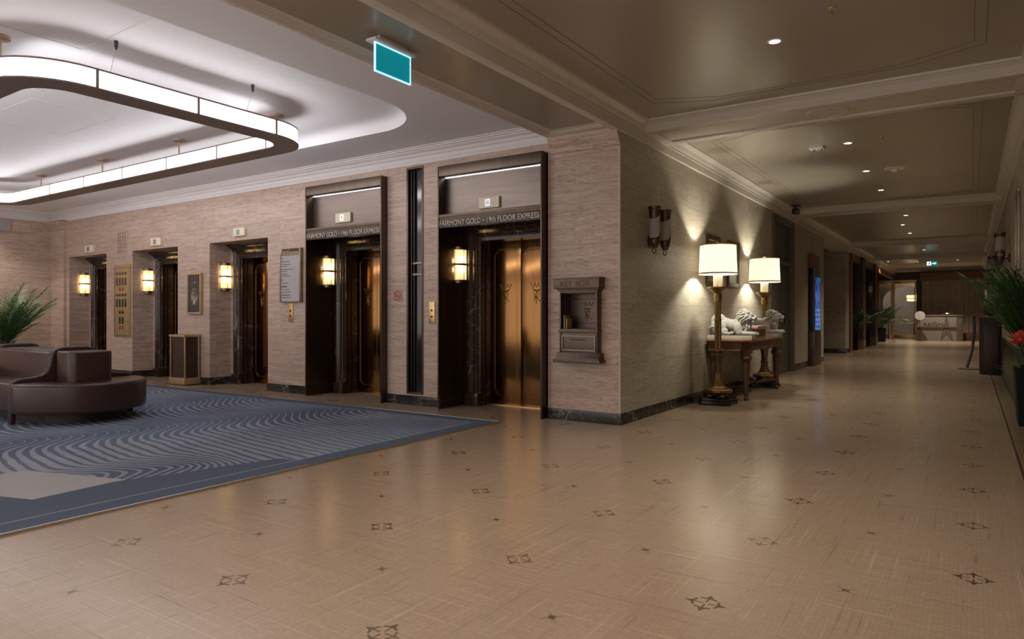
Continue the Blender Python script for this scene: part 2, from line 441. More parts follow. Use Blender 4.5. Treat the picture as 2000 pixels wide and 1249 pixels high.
M['envelope'] = plain('kraft_card', (.33, .22, .10), .7)
M['console'] = plain('dark_console', (.035, .024, .018), .5)
M['green_marble'] = marble_dark('green_black_marble', (.018, .021, .015), (.05, .06, .045), 3, .25)
M['interior'] = plain('shadow_board', (.02, .016, .013), .8)

# ------------------------------------------------------------------ geometry helpers
JIT = random.Random(1)
class MB:
    def __init__(self): self.bm = bmesh.new()
    def quad(self, pts):
        vs = [self.bm.verts.new(p) for p in pts]
        return self.bm.faces.new(vs)
    def box(self, x0, x1, y0, y1, z0, z1):
        j = lambda: JIT.uniform(0, 3e-4)      # no two slabs share exactly the same plane
        x0 -= j(); x1 += j(); y0 -= j(); y1 += j(); z1 += j()
        P = [(x0,y0,z0),(x1,y0,z0),(x1,y1,z0),(x0,y1,z0),(x0,y0,z1),(x1,y0,z1),(x1,y1,z1),(x0,y1,z1)]
        v = [self.bm.verts.new(p) for p in P]
        for f in ((0,3,2,1),(4,5,6,7),(0,1,5,4),(1,2,6,5),(2,3,7,6),(3,0,4,7)):
            self.bm.faces.new([v[i] for i in f])
        return self
    def prism(self, pts, axis, a0, a1):
        def P(p, a):
            if axis == 'x': return (a, p[0], p[1])
            if axis == 'y': return (p[0], a, p[1])
            return (p[0], p[1], a)
        A = [self.bm.verts.new(P(p, a0)) for p in pts]; B = [self.bm.verts.new(P(p, a1)) for p in pts]
        n = len(pts)
        for i in range(n):
            self.bm.faces.new((A[i], A[(i+1)%n], B[(i+1)%n], B[i]))
        self.bm.faces.new(A); self.bm.faces.new(B[::-1])
        return self
    def lathe(self, prof, c=(0, 0), seg=24, a0=0, a1=2*PI, flute=0, nfl=12):
        full = abs(a1 - a0 - 2*PI) < 1e-6
        n = seg if full else seg + 1
        rings = []
        for r, z in prof:
            row = []
            for i in range(n):
                a = a0 + (a1 - a0) * i / seg
                rr = r * (1 - flute * (.5 + .5 * math.cos(a * nfl))) if flute else r
                row.append(self.bm.verts.new((c[0] + rr*math.cos(a), c[1] + rr*math.sin(a), z)))
            rings.append(row)
        for k in range(len(rings) - 1):
            for i in range(seg):
                j = (i + 1) % n
                self.bm.faces.new((rings[k][i], rings[k][j], rings[k+1][j], rings[k+1][i]))
        if full and prof[0] != prof[-1]:
            if prof[0][0] > 1e-4: self.bm.faces.new(rings[0][::-1])
            if prof[-1][0] > 1e-4: self.bm.faces.new(rings[-1])
        return self
    def tube(self, pts, r, seg=8, r1=None):
        pts = [Vector(p) for p in pts]; rows = []
        up = Vector((0, 0, 1))
        for i, p in enumerate(pts):
            t = (pts[min(i+1, len(pts)-1)] - pts[max(i-1, 0)]).normalized()
            ref = up if abs(t.z) < .95 else Vector((1, 0, 0))
            a = t.cross(ref).normalized(); b = t.cross(a).normalized()
            rr = r if r1 is None else r + (r1 - r) * i / max(1, len(pts)-1)
            rows.append([self.bm.verts.new(p + a*rr*math.cos(2*PI*k/seg) + b*rr*math.sin(2*PI*k/seg)) for k in range(seg)])
        for i in range(len(rows)-1):
            for k in range(seg):
                self.bm.faces.new((rows[i][k], rows[i][(k+1)%seg], rows[i+1][(k+1)%seg], rows[i+1][k]))
        self.bm.faces.new(rows[0][::-1]); self.bm.faces.new(rows[-1])
        return self
    def ball(self, c, r, rot=None, u=12, v=8):
        if isinstance(r, (int, float)): r = (r, r, r)
        m = Matrix.Translation(c)
        if rot is not None: m = m @ rot.to_4x4()
        m = m @ Matrix.Diagonal((*r, 1))
        bmesh.ops.create_uvsphere(self.bm, u_segments=u, v_segments=v, radius=1, matrix=m)
        return self
    def sweep(self, prof, path, closed=True):
        """prof: (inward offset, z); path: CCW list of (x, y); mitred"""
        n = len(path); rows = []
        for i in range(n):
            p = Vector(path[i])
            if closed or 0 < i < n-1:
                d0 = (p - Vector(path[i-1])).normalized(); d1 = (Vector(path[(i+1) % n]) - p).normalized()
            elif i == 0: d0 = d1 = (Vector(path[1]) - p).normalized()
            else: d0 = d1 = (p - Vector(path[i-1])).normalized()
            n0 = Vector((-d0.y, d0.x)); n1 = Vector((-d1.y, d1.x))
            mvec = (n0 + n1); mvec = mvec / max(.2, mvec.dot(n0))
            rows.append([self.bm.verts.new((p.x + mvec.x*o, p.y + mvec.y*o, z)) for o, z in prof])
        m = n if closed else n - 1
        for i in range(m):
            a, b = rows[i], rows[(i+1) % n]
            for k in range(len(prof)-1):
                self.bm.faces.new((a[k], b[k], b[k+1], a[k+1]))
        return self

def root_loc(p):
    while p is not None and p.parent is not None: p = p.parent
    return Vector((0, 0, 0)) if p is None else Vector(p.location)

def build(name, mb, mat, parent=None, world=False, bevel=0, smooth=True, seg=2, angle=35):
    bm = mb.bm
    if world and parent is not None:
        bmesh.ops.translate(bm, verts=bm.verts, vec=-root_loc(parent))
    bmesh.ops.recalc_face_normals(bm, faces=bm.faces)
    if bevel:
        ed = [e for e in bm.edges if len(e.link_faces) == 2 and e.calc_face_angle(0) > math.radians(40)]
        try: bmesh.ops.bevel(bm, geom=ed, offset=bevel, segments=seg, profile=.6, affect='EDGES', clamp_overlap=True)
        except Exception: pass
    if smooth:
        for f in bm.faces: f.smooth = True
        for e in bm.edges:
            if len(e.link_faces) != 2 or e.calc_face_angle(0) > math.radians(angle): e.smooth = False
    me = bpy.data.meshes.new(name); bm.to_mesh(me); bm.free()
    ml = mat if isinstance(mat, list) else [mat]
    for q in ml: me.materials.append(M[q] if isinstance(q, str) else q)
    o = bpy.data.objects.new(name, me); COL.objects.link(o)
    if parent is not None: o.parent = parent
    return o

def tag(o, label=None, cat=None, group=None, kind=None):
    if label: o['label'] = label
    if cat: o['category'] = cat
    if group: o['group'] = group
    if kind: o['kind'] = kind
    return o

def thing(name, label, cat, loc=(0, 0, 0), rotz=0, group=None):
    o = bpy.data.objects.new(name, None); COL.objects.link(o)
    o.empty_display_size = .1
    o.location = loc; o.rotation_euler = (0, 0, rotz)
    return tag(o, label, cat, group)

def solo(name, mb, mat, label, cat, group=None, **kw):
    vs = [v.co for v in mb.bm.verts]
    lo = Vector((min(v.x for v in vs), min(v.y for v in vs), min(v.z for v in vs)))
    hi = Vector((max(v.x for v in vs), max(v.y for v in vs), max(v.z for v in vs)))
    base = Vector(((lo.x+hi.x)/2, (lo.y+hi.y)/2, lo.z))
    bmesh.ops.translate(mb.bm, verts=mb.bm.verts, vec=-base)
    o = build(name, mb, mat, **kw); o.location = base
    return tag(o, label, cat, group)

def struct(name, mb, mat, **kw):
    o = build(name, mb, mat, **kw); o['kind'] = 'structure'
    return o

def copy_tree(o, parent=None):
    c = o.copy(); COL.objects.link(c)
    if parent is not None: c.parent = parent
    for ch in list(o.children): copy_tree(ch, c)
    return c

def place(root, loc, rotz, label, group=None):
    root.location = loc; root.rotation_euler = (0, 0, rotz)
    root['label'] = label
    if group: root['group'] = group
    return root

def text_mb(body, size, depth=.004, align='CENTER', sx=1.0):
    cu = bpy.data.curves.new('t', 'FONT'); cu.body = body; cu.size = size; cu.extrude = depth
    cu.align_x = align; cu.align_y = 'CENTER'
    o = bpy.data.objects.new('t', cu); COL.objects.link(o)
    bpy.context.view_layer.update()
    me = bpy.data.meshes.new_from_object(o.evaluated_get(bpy.context.evaluated_depsgraph_get()))
    bpy.data.objects.remove(o); bpy.data.curves.remove(cu)
    mb = MB(); mb.bm.from_mesh(me); bpy.data.meshes.remove(me)
    for v in mb.bm.verts: v.co.x *= sx
    return mb

def text_fit(body, width, height, depth=.004):
    mb = text_mb(body, 1, depth)
    xs = [v.co.x for v in mb.bm.verts]; ys = [v.co.y for v in mb.bm.verts]
    w = max(xs) - min(xs); h = max(ys) - min(ys); cx = (max(xs)+min(xs))/2; cy = (max(ys)+min(ys))/2
    for v in mb.bm.verts: v.co = Vector(((v.co.x-cx)*width/w, (v.co.y-cy)*height/h, v.co.z))
    return mb

def split_words(tb):
    """splits a lettered mesh at its bullet into three meshes"""
    bm = tb.bm; bmesh.ops.remove_doubles(bm, verts=bm.verts, dist=1e-5); bm.verts.ensure_lookup_table(); seen = set(); isl = []
    for v in bm.verts:
        if v in seen: continue
        st = [v]; seen.add(v); cur = []
        while st:
            q = st.pop(); cur.append(q)
            for e in q.link_edges:
                o = e.other_vert(q)
                if o not in seen: seen.add(o); st.append(o)
        isl.append(cur)
    mid = [c for c in isl if -.16 < sum(v.co.x for v in c)/len(c) < -.07]
    small = min(mid, key=lambda c: max(v.co.z for v in c) - min(v.co.z for v in c))
    xb = sum(v.co.x for v in small)/len(small)
    hw = max(abs(v.co.x - xb) for v in small) + .004
    tmp = bpy.data.meshes.new('t'); bm.to_mesh(tmp); bm.free(); out = []
    for k in range(3):
        m_ = MB(); m_.bm.from_mesh(tmp)
        f = (lambda x: x < xb - hw, lambda x: abs(x - xb) <= hw, lambda x: x > xb + hw)[k]
        bmesh.ops.delete(m_.bm, geom=[v for v in m_.bm.verts if not f(v.co.x)], context='VERTS')
        out.append(m_)
    bpy.data.meshes.remove(tmp)
    return out

def face_minus_y(mb, loc):
    """text in XY -> stands on XZ, read from -y"""
    for v in mb.bm.verts: v.co = Vector((v.co.x + loc[0], -v.co.z + loc[1], v.co.y + loc[2]))
    return mb

def rrect(x0, x1, y0, y1, r, n=8):
    pts = []
    for cx, cy, a in ((x1-r, y1-r, 0), (x0+r, y1-r, PI/2), (x0+r, y0+r, PI), (x1-r, y0+r, 1.5*PI)):
        for i in range(n+1):
            t = a + PI/2*i/n
            pts.append((cx + r*math.cos(t), cy + r*math.sin(t)))
    return pts

def light(name, typ, loc, energy, col, size=.05, **kw):
    l = bpy.data.lights.new(name, typ); l.energy = energy; l.color = col
    if typ in ('POINT', 'SPOT'): l.shadow_soft_size = size
    for k, v in kw.items(): setattr(l, k, v)
    o = bpy.data.objects.new(name, l); COL.objects.link(o); o.location = loc
    return o

# ------------------------------------------------------------------ camera
cam = bpy.data.cameras.new('camera'); co = bpy.data.objects.new('camera', cam); COL.objects.link(co)
cam.sensor_width = 36; cam.lens = 36*1341/2000; cam.shift_y = -9.5/2000
cam.clip_end = 200; cam.clip_start = .02
CAMX, CAMY, CAMZ = 3.160, -6.849, 1.2
co.location = (CAMX, CAMY, CAMZ); co.rotation_euler = (PI/2, 0, math.radians(33.779))
scene.camera = co

# ------------------------------------------------------------------ room shell
XR = 3.66                       # right-hand corridor wall
NEAR = -9.0
YEND = 32.0
XL = -13.35
ZW, ZS, ZU, ZC, ZB = 3.185, 3.38, 3.52, 3.41, 3.22
LIFTS = [(-11.88, .78, 2.415), (-9.347, .772, 2.415), (-6.828, .783, 2.415), (-4.246, .778, 3.085), (-1.71, .79, 3.085)]

mb = MB(); mb.box(XL-.5, XR+1.2, NEAR, 40, -.1, 0); struct('floor', mb, 'floor')

# wall with the lifts
mb = MB()
edges = [XL - .3]
for c, w, z in LIFTS: edges += [c-w, c+w]
edges.append(-.86)
segs = [(edges[i], edges[i+1]) for i in range(0, len(edges), 2)]
for i, (a, b_) in enumerate(segs):
    if i == 4:        # pier with the mail slot window
        mb.box(a, -3.10, 0, .9, 0, ZS+.1); mb.box(-2.835, b_, 0, .9, 0, ZS+.1)
        mb.box(-3.10, -2.835, 0, .9, 0, .15); mb.box(-3.10, -2.835, 0, .9, 3.155, ZS+.1); mb.box(-3.10, -2.835, .09, .9, .15, 3.155)
    else: mb.box(a, b_, 0, .9, 0, ZS+.1)
for c, w, z in LIFTS:
    mb.box(c-w, c+w, 0, .9, z, ZS+.1)
    if z < 3:
        for s in (-1, 1):     # stone strip beside the marble surround
            mb.box(min(c+s*w, c+s*.695), max(c+s*w, c+s*.695), .40, .9, 0, z)
    mb.box(c-w, c+w, .80, .95, 0, z)
struct('wall_back', mb, 'trav', smooth=False)

# corner pier (with a niche for the key cabinet) and the corridor's left wall
mb = MB()
nx0, nx1, nz0, nz1 = -.685, -.243, 1.035, 1.445
mb.box(-.87, nx0, -.012, .9, 0, ZB); mb.box(nx1, 0, -.012, .9, 0, ZB)
mb.box(nx0, nx1, -.012, .9, 0, nz0); mb.box(nx0, nx1, -.012, .9, nz1, ZB); mb.box(nx0, nx1, .12, .9, nz0, nz1)
# corbelled head of the pier
mb.prism([(-.012, 3.04), (-.03, 3.05), (-.045, 3.10), (-.085, 3.15), (-.09, 3.165), (-.10, 3.17), (-.10, ZB), (-.012, ZB)], 'x', -.87, 0)
struct('wall_corner', mb, 'trav', smooth=False)
mb = MB()
mb.box(-.5, 0, .88, 6.78, 0, ZW+.15); mb.box(-.5, 0, 8.72, 12.3, 0, ZW+.15); mb.box(-.5, 0, 6.78, 8.72, 3.10, ZW+.15); mb.box(-.5, -.14, 6.78, 8.72, 0, 3.10)
mb.box(-1.6, -.10, 16.75, 17.5, 0, ZW+.15)
struct('wall_corridor', mb, 'trav2', smooth=False)
# thin end face so the corridor side of the corner pier is the beige stone
mb = MB(); mb.box(-.012, .002, -.012, .9, 0, ZW+.03); struct('wall_corridor', mb, 'trav2', smooth=False)
# pale bead on the outer corner of the pier
mb = MB(); mb.tube([(-.008, -.010, .125), (-.008, -.010, 3.03)], .012, 8); struct('trim_14', mb, 'corner_bead')
# left wall
mb = MB(); mb.box(XL-.3, XL, NEAR, 0, 0, ZS+.1); struct('wall_left', mb, 'trav', smooth=False)
mb = MB(); mb.box(XL, -12.775, -.06, .02, 0, ZW+.02)
mb.prism([(-.06, 3.0), (-.08, 3.01), (-.10, 3.06), (-.15, 3.12), (-.16, 3.19), (-.06, 3.19)], 'x', XL, -12.775)
struct('wall_pilaster', mb, 'trav', smooth=False)
# right wall: corridor part, return and lobby part
mb = MB(); mb.box(XR, XR+.3, 3.1, YEND, 0, ZW+.3); mb.box(XR, XR+.8, 2.9, 3.1, 0, ZW+.3); mb.box(XR+.8, XR+1.0, NEAR, 2.9, 0, ZC+.3)
mb.box(XR, XR+.8, NEAR, 2.9, 2.9, ZC+.3)
struct('wall_right', mb, 'trav2', smooth=False)
# side bay beyond the corridor wall
mb = MB(); mb.box(-3.2, -3.0, 12.0, YEND, 0, 3.6); mb.box(-3.0, -.3, 12.28, 12.32, 0, 3.5); struct('wall_bay', mb, 'wood_dark')
mb = MB(); mb.box(-3.2, -.03, 12.3, YEND, 3.30, 3.4); struct('ceiling', mb, 'taupe')

# baseboards
H = .125
mb = MB()
for i, (a, b_) in enumerate(segs):
    lo = a - .015 if i else a
    if i in (4, 5): mb.box(a, b_, -.016, .05, 0, H)
    else:
        hi = b_ + .015 if i < 3 else b_
        if i == 3: hi = b_
        mb.box(lo, hi, -.016, .40, 0, H) if i in (1, 2) else mb.box(lo, hi, -.016, .39 if i < 4 else .05, 0, H)
struct('baseboard_back', mb, 'black_marble', bevel=.003)
mb = MB(); mb.box(-.87, .014, -.028, .05, 0, H); mb.box(-.05, .014, -.028, 6.78, 0, H); mb.box(-.05, .014, 8.72, 12.31, 0, H); mb.box(-1.6, -.09, 16.735, 17.4, 0, H)
struct('baseboard_corridor', mb, 'black_marble', bevel=.003)
mb = MB(); mb.box(XL-.01, XL+.016, NEAR, 0, 0, H); mb.box(XL, -12.76, -.075, .0, 0, H); struct('baseboard_left', mb, 'black_marble', bevel=.003)
mb = MB(); mb.box(XR-.022, XR+.01, 2.88, YEND, 0, .76); mb.box(XR-.022, XR+.9, 2.88, 2.92, 0, .76)
mb.box(XR-.03, XR+.01, 2.88, YEND, .74, .775); struct('baseboard_right', mb, 'green_marble', bevel=.003)

# ceilings ---------------------------------------------------------
RX0, RX1, RY0, RY1, RR = -11.95, -1.82, -5.5, -.90, .85
mb = MB()
zt = ZS + .02
mb.box(XL, RX0, NEAR, 0, ZS, zt); mb.box(RX1, -.84, NEAR, 0, ZS, zt)
mb.box(RX0, RX1, NEAR, RY0, ZS, zt); mb.box(RX0, RX1, RY1, 0, ZS, zt)
for cx, cy, sx, sy in ((RX1, RY1, 1, 1), (RX0, RY1, -1, 1), (RX0, RY0, -1, -1), (RX1, RY0, 1, -1)):
    arc = [(cx - sx*RR + sx*RR*math.cos(PI/2*i/16), cy - sy*RR + sy*RR*math.sin(PI/2*i/16)) for i in range(17)]
    mb.prism([(cx, cy)] + arc, 'z', ZS, zt)
struct('ceiling', mb, 'white', smooth=False)
mb = MB()
loop = rrect(RX0, RX1, RY0, RY1, RR, 16)
mb.sweep([(-.002, ZS), (0, ZS+.03), (.006, ZS+.07), (.025, ZS+.105), (.06, ZS+.13), (.12, ZU-.001), (.16, ZU)], loop)
f = [mb.bm.verts.new((x, y, ZU)) for x, y in rrect(RX0+.14, RX1-.14, RY0+.14, RY1-.14, RR-.14, 16)]
mb.bm.faces.new(f)
struct('ceiling', mb, 'white', angle=60)
mb = MB(); mb.box(XL, 0, NEAR, 0, ZU+.02, ZU+.05); struct('ceiling', mb, 'white')
# lobby cornice
prof = [(0, ZW), (.012, ZW), (.012, ZW+.03), (.02, ZW+.045), (.02, ZW+.09), (.035, ZW+.10), (.05, ZW+.13), (.085, ZW+.15), (.095, ZW+.165), (.12, ZW+.168), (.12, ZW+.182), (.15, ZW+.185), (.155, ZS)]
mb = MB(); mb.sweep(prof, [(-.87, 0), (XL, 0), (XL, NEAR)], closed=False)
struct('trim_1', mb, 'cornice', angle=25)
# beam running between lobby and corridor
mb = MB()
bx0, bx1 = -.87, 0
mb.box(bx0, bx0+.09, NEAR, -.20, ZB, ZC+.1); mb.box(bx1-.09, bx1, NEAR, -.20, ZB, ZC+.1)
mb.box(bx0, bx1, -.20, -.012, ZB, ZC+.1)
struct('trim_2', mb, 'beam', bevel=.004)
mb = MB(); mb.box(bx0, bx1, NEAR, -.0, ZB+.035, ZC+.1); struct('trim_3', mb, 'taupe')
mb = MB(); mb.sweep([(0, ZB+.004), (.02, ZB+.008), (.028, ZB+.02), (.05, ZB+.026), (.06, ZB+.036)], [(bx1-.09, -.20), (bx0+.09, -.20), (bx0+.09, NEAR), (bx1-.09, NEAR)][::1]); struct('trim_4', mb, 'beam')
# corridor ceiling, fascia, cross beams, crowns
mb = MB(); mb.box(-.02, XR+.9, NEAR, YEND, ZC, ZC+.05); struct('ceiling', mb, 'taupe')
mb = MB()
mb.box(-.06, .028, NEAR, YEND, ZW+.002, ZC+.02); mb.box(XR-.028, XR+.04, NEAR, YEND, ZW, ZC+.02)
mb.box(-.5, .02, 12.3, YEND, ZW+.003, ZC+.04)
struct('trim_5', mb, 'beam', bevel=.004)
BEAMS = [(.55, 1.24), (8.45, 8.95), (16.5, 17.0), (22.5, 23.0), (28.0, 28.5)]
mb = MB()
ZX = 3.285
for y0, y1 in BEAMS:
    mb.box(.0, XR, y0, y0+.11, ZX, ZC+.01); mb.box(.0, XR, y1-.11, y1, ZX, ZC+.01)
    mb.box(.0, .16, y0+.11, y1-.11, ZX, ZC+.01); mb.box(XR-.16, XR, y0+.11, y1-.11, ZX, ZC+.01)
    mb.box(.1, XR-.1, y0+.05, y1-.05, ZX+.022, ZC+.01)
struct('trim_6', mb, 'beam', bevel=.004)
mb = MB()
ys = [NEAR] + [q for b_ in BEAMS for q in b_] + [YEND]
cprof = [(0, ZX), (.014, ZX), (.014, ZX+.02), (.022, ZX+.028), (.034, ZX+.05), (.05, ZX+.075), (.082, ZX+.095), (.088, ZX+.102), (.11, ZX+.104), (.115, ZC)]
for i in range(0, len(ys), 2):
    y0, y1 = ys[i], ys[i+1]
    mb.sweep(cprof, [(.028, y0), (XR-.028, y0), (XR-.028, y1), (.028, y1)])
struct('trim_7', mb, 'beam', angle=25)
# fine line mouldings on the corridor ceiling, clipped at the corners
mb = MB()
for i in range(0, 6, 2):
    y0, y1 = max(ys[i], -6), ys[i+1]
    for off, cl in ((.26, .55), (.34, .58)):
        a, b_, c, d = .14+off, XR-.14-off, y0+.1+off, y1-.11-off
        pts = [(a+cl, d), (a, d-cl*.45), (a, c+cl*.45), (a+cl, c), (b_-cl, c), (b_, c+cl*.45), (b_, d-cl*.45), (b_-cl, d), (a+cl, d)]
        for p, q in zip(pts[:-1], pts[1:]): mb.tube([(p[0], p[1], ZC), (q[0], q[1], ZC)], .003, 5)
struct('trim_8', mb, 'line_shade')
# access panels on the lobby ceiling
mb = MB()
for x0, x1, y0, y1 in ((-3.3, -2.05, -4.9, -3.95), (-6.6, -5.2, -3.6, -2.7)):
    for a in ((x0, x1, y0, y0+.008), (x0, x1, y1-.008, y1), (x0, x0+.008, y0, y1), (x1-.008, x1, y0, y1)):
        mb.box(*a, ZU-.004, ZU+.004)
struct('trim_9', mb, 'cornice')

# end wall of the corridor
mb = MB()
mb.box(-3.2, -.72, YEND, YEND+.15, 0, 3.5); mb.box(-.72, 3.8, YEND, YEND+.15, 2.92, 3.5); mb.box(.93, 1.17, YEND-.02, YEND+.15, 0, 2.92)
mb.box(-.72, 1.0, YEND-.04, YEND, 2.90, 3.24)
struct('wall_end', mb, 'wood_dark')
mb = MB(); mb.box(1.1, XR, YEND-.25, YEND, 2.84, 3.23); mb.box(1.1, XR, YEND-.27, YEND-.24, 2.84, 2.88); struct('trim_10', mb, 'wood', bevel=.006)
# restaurant beyond the glass
mb = MB(); mb.box(-3.2, 4.5, 39.8, 40, 0, 3.6); mb.box(-3.3, -3.2, YEND, 40, 0, 3.6); mb.box(4.4, 4.5, YEND, 40, 0, 3.6); mb.box(1.2, 3.8, YEND+.1, YEND+.15, 0, 2.92)
arch = [(-.9, 0), (-.9, 2.0)] + [(.3-1.2*math.cos(PI*i/14), 2.0+.75*math.sin(PI*i/14)) for i in range(1, 14)] + [(1.5, 2.0), (1.5, 0), (1.8, 0), (1.8, 3.3), (-1.6, 3.3), (-1.6, 0)]
mb.prism(arch, 'y', 36.0, 36.3)
struct('wall_restaurant', mb, 'inner_wall')
mb = MB(); mb.box(-3.2, 4.5, YEND, 40, 3.5, 3.6); struct('ceiling', mb, 'inner_wall')

# ------------------------------------------------------------------ glass entrance doors
def glass_door(n, x0, x1, label):
    r = thing('door_%d' % n, label, 'door', ((x0+x1)/2, YEND, 0)); r['kind'] = 'structure'
    mb = MB(); y0, y1 = YEND-.01, YEND+.04
    mb.box(x0, x0+.055, y0, y1, .01, 2.84); mb.box(x1-.055, x1, y0, y1, .01, 2.84); mb.box(x0, x1, y0, y1, 2.74, 2.84); mb.box(x0, x1, y0, y1, .01, .2)
    build('door_frame', mb, 'gold', r, True, .004)
    mb = MB(); mb.box(x0+.05, x1-.05, YEND+.01, YEND+.02, .19, 2.75); build('pane', mb, 'glass', r, True)
    mb = MB(); mb.box(x0+.04, x1-.04, YEND-.05, YEND-.03, 1.03, 1.06); mb.tube([(x1-.08, YEND-.04, .3), (x1-.08, YEND-.04, 2.5)], .014); build('push_bar', mb, 'gold', r, True)
glass_door(1, -.70, -.08, 'narrow brass framed glass door beside the potted palms')
glass_door(2, -.04, .92, 'wide brass framed glass door left of the curtain')
mb = MB(); mb.box(-.72, -.68, YEND-.04, YEND+.05, 0, 2.9); mb.box(-.09, -.03, YEND-.03, YEND+.05, 0, 2.9); mb.box(-.7, .95, YEND-.03, YEND+.05, 2.845, 2.9); struct('trim_11', mb, 'gold')

# ------------------------------------------------------------------ lift entrances
def crest(parent, cx, cz, y):
    mb = MB(); t = .0045
    S = .085
    def P(a, b): return (cx + a*S, y, cz + b*S)
    mb.tube([P(-.55, .1), P(0, -.06), P(.55, .1)], t, 5); mb.tube([P(-.6, .22), P(0, .06), P(.6, .22)], t, 5)
    mb.tube([P(-.55, .1), P(-1.0, 1.0), P(-.55, .62), P(-.35, 1.05), P(0, .58), P(.35, 1.05), P(.55, .62), P(1.0, 1.0), P(.55, .1)], t, 5)
    for a, b_ in ((-1, 1.08), (-.35, 1.14), (.35, 1.14), (1, 1.08)): mb.ball(P(a, b_), .008, u=8, v=6)
    mb.tube([P(-.05, -.15), P(-.05, -1.9), P(-.2, -1.95)], t, 5); mb.tube([P(-.05, -.2), P(.35, -.25), P(.45, -.55), P(.2, -.85), P(-.05, -.9)], t, 5)
    mb.tube([P(.05, -.9), P(.5, -1.55), P(.65, -1.6)], t, 5); mb.tube([P(-.6, -.3), P(-.45, -.35), P(-.05, -1.25)], t, 5); mb.tube([P(-.3, -.75), P(-.42, -1.55)], t, 5)
    return build('crest', mb, 'gilt', parent)

def make_lift():
    r = thing('elevator_entrance', 'x', 'elevator')
    HW, ZO = .49, 2.17
    # moulded dark marble surround (two posts and head), a sweep down-up-down in the XZ plane
    mb = MB()
    prof = [(.20, .40), (.20, .385), (.165, .385), (.155, .36), (.135, .352), (.12, .365), (.10, .385), (.075, .385), (.06, .405), (.045, .405), (.04, .42), (.0, .425), (.0, .47), (-.0, .655)]
    path = [(-HW, 0), (-HW, ZO), (HW, ZO), (HW, 0)]
    rows = []
    for i, (px, pz) in enumerate(path):
        sx = -1 if px < 0 else 1
        row = []
        for o, y in prof:
            row.append(mb.bm.verts.new((px + sx*o, y, pz + (o if 0 < i < 3 else 0))))
        rows.append(row)
    for a, b_ in zip(rows[:-1], rows[1:]):
        for k in range(len(prof)-1): mb.bm.faces.new((a[k], b_[k], b_[k+1], a[k+1]))
    build('surround', mb, 'brown_marble', r, angle=25)
    for s in (-1, 1):
        mb = MB(); mb.box(min(s*(HW+.20), s*(HW-.003)), max(s*(HW+.20), s*(HW-.003)), .345, .6, 0, .17)
        build('plinth_block', mb, 'brown_marble', r, bevel=.004)
    # head mouldings: bands, dentils, cap
    mb = MB()
    mb.box(-.70, .70, .37, .66, 2.285, 2.31); mb.box(-.71, .71, .355, .66, 2.31, 2.322)
    mb.prism([(.35, 2.345), (.34, 2.36), (.325, 2.375), (.30, 2.385), (.295, 2.411), (.66, 2.411), (.66, 2.345)], 'x', -.75, .75)
    build('head_cornice', mb, 'brown_marble', r)
    mb = MB()
    n = 30
    for i in range(n):
        x = -.68 + 1.36*(i+.5)/n
        mb.box(x-.014, x+.014, .345, .5, 2.32, 2.35)
    build('dentil_band', mb, 'brown_marble', r)
    # rope moulding beside the opening
    mb = MB(); R = Matrix.Rotation
    for s in (-1, 1):
        for i in range(60):
            z = .18 + (ZO+.03-.18)*i/59
            mb.ball((s*(HW+.052), .402, z), (.008, .008, .021), Matrix.Rotation(s*.6, 3, 'Y'), 6, 4)
    for i in range(30):
        x = -HW-.05 + (2*HW+.10)*i/29
        mb.ball((x, .402, ZO+.052), (.021, .008, .008), Matrix.Rotation(.6, 3, 'Y'), 6, 4)
    build('rope_moulding', mb, 'gilt_dark', r)
    # jamb panels
    for s in (-1, 1):
        mb = MB(); mb.box(min(s*HW, s*(HW-.012)), max(s*HW, s*(HW-.012)), .52, .535, .0, ZO); mb.box(min(s*HW, s*(HW-.006)), max(s*HW, s*(HW-.006)), .44, .452, .0, ZO)
        build('jamb_strip', mb, 'bronze', r)
    # sill
    mb = MB(); mb.box(-HW, HW, .60, .70, 0, .012); build('sill', mb, 'gold', r)
    for s in (-1, 1):
        a, b_ = (-HW-.01, -.004) if s < 0 else (.004, HW+.01)
        mb = MB(); mb.box(a, b_, .645, .675, .012, ZO+.01)
        d = build('door_leaf', mb, 'door', r, bevel=.002)
        lo, hi = (a+.075, b_-.05) if s < 0 else (a+.05, b_-.075)
        c = .07; z0, z1 = .12, ZO-.1
        pts = [(lo+c, z0), (hi-c, z0), (hi, z0+c), (hi, z1-c), (hi-c, z1), (lo+c, z1), (lo, z1-c), (lo, z0+c), (lo+c, z0)]
        mb = MB()
        for off in (0, .016):
            q = [(x + (off if x < (lo+hi)/2 else -off), z + (off if z < 1.1 else -off)) for x, z in pts]
            for p, w in zip(q[:-1], q[1:]): mb.tube([(p[0], .646, p[1]), (w[0], .646, w[1])], .0025, 5)
        build('inlay_line', mb, 'gilt', d)
        crest(d, (lo+hi)/2, 1.505, .644)
    mb = MB(); mb.box(-.60, .60, .68, .70, 0, 2.3); build('shaft_shade', mb, 'interior', r)  # dark sheet put in for the shade behind the door gap
    return r
lift = make_lift()
LL = ['marble framed lift beside the corner pilaster, nearest the green palm', 'marble framed lift between the brass floor panel and the framed poster',
      'marble framed lift between the framed poster and the pale directory sign', 'lift inside the bronze portal next to the pale directory sign', 'gold lift doors inside the bronze portal next to the corner key cabinet']
for i, (c, w, z) in enumerate(LIFTS):
    o = lift if i == 0 else copy_tree(lift)
    place(o, (c, 0, 0), 0, LL[i], 'lift entrances along the travertine wall')

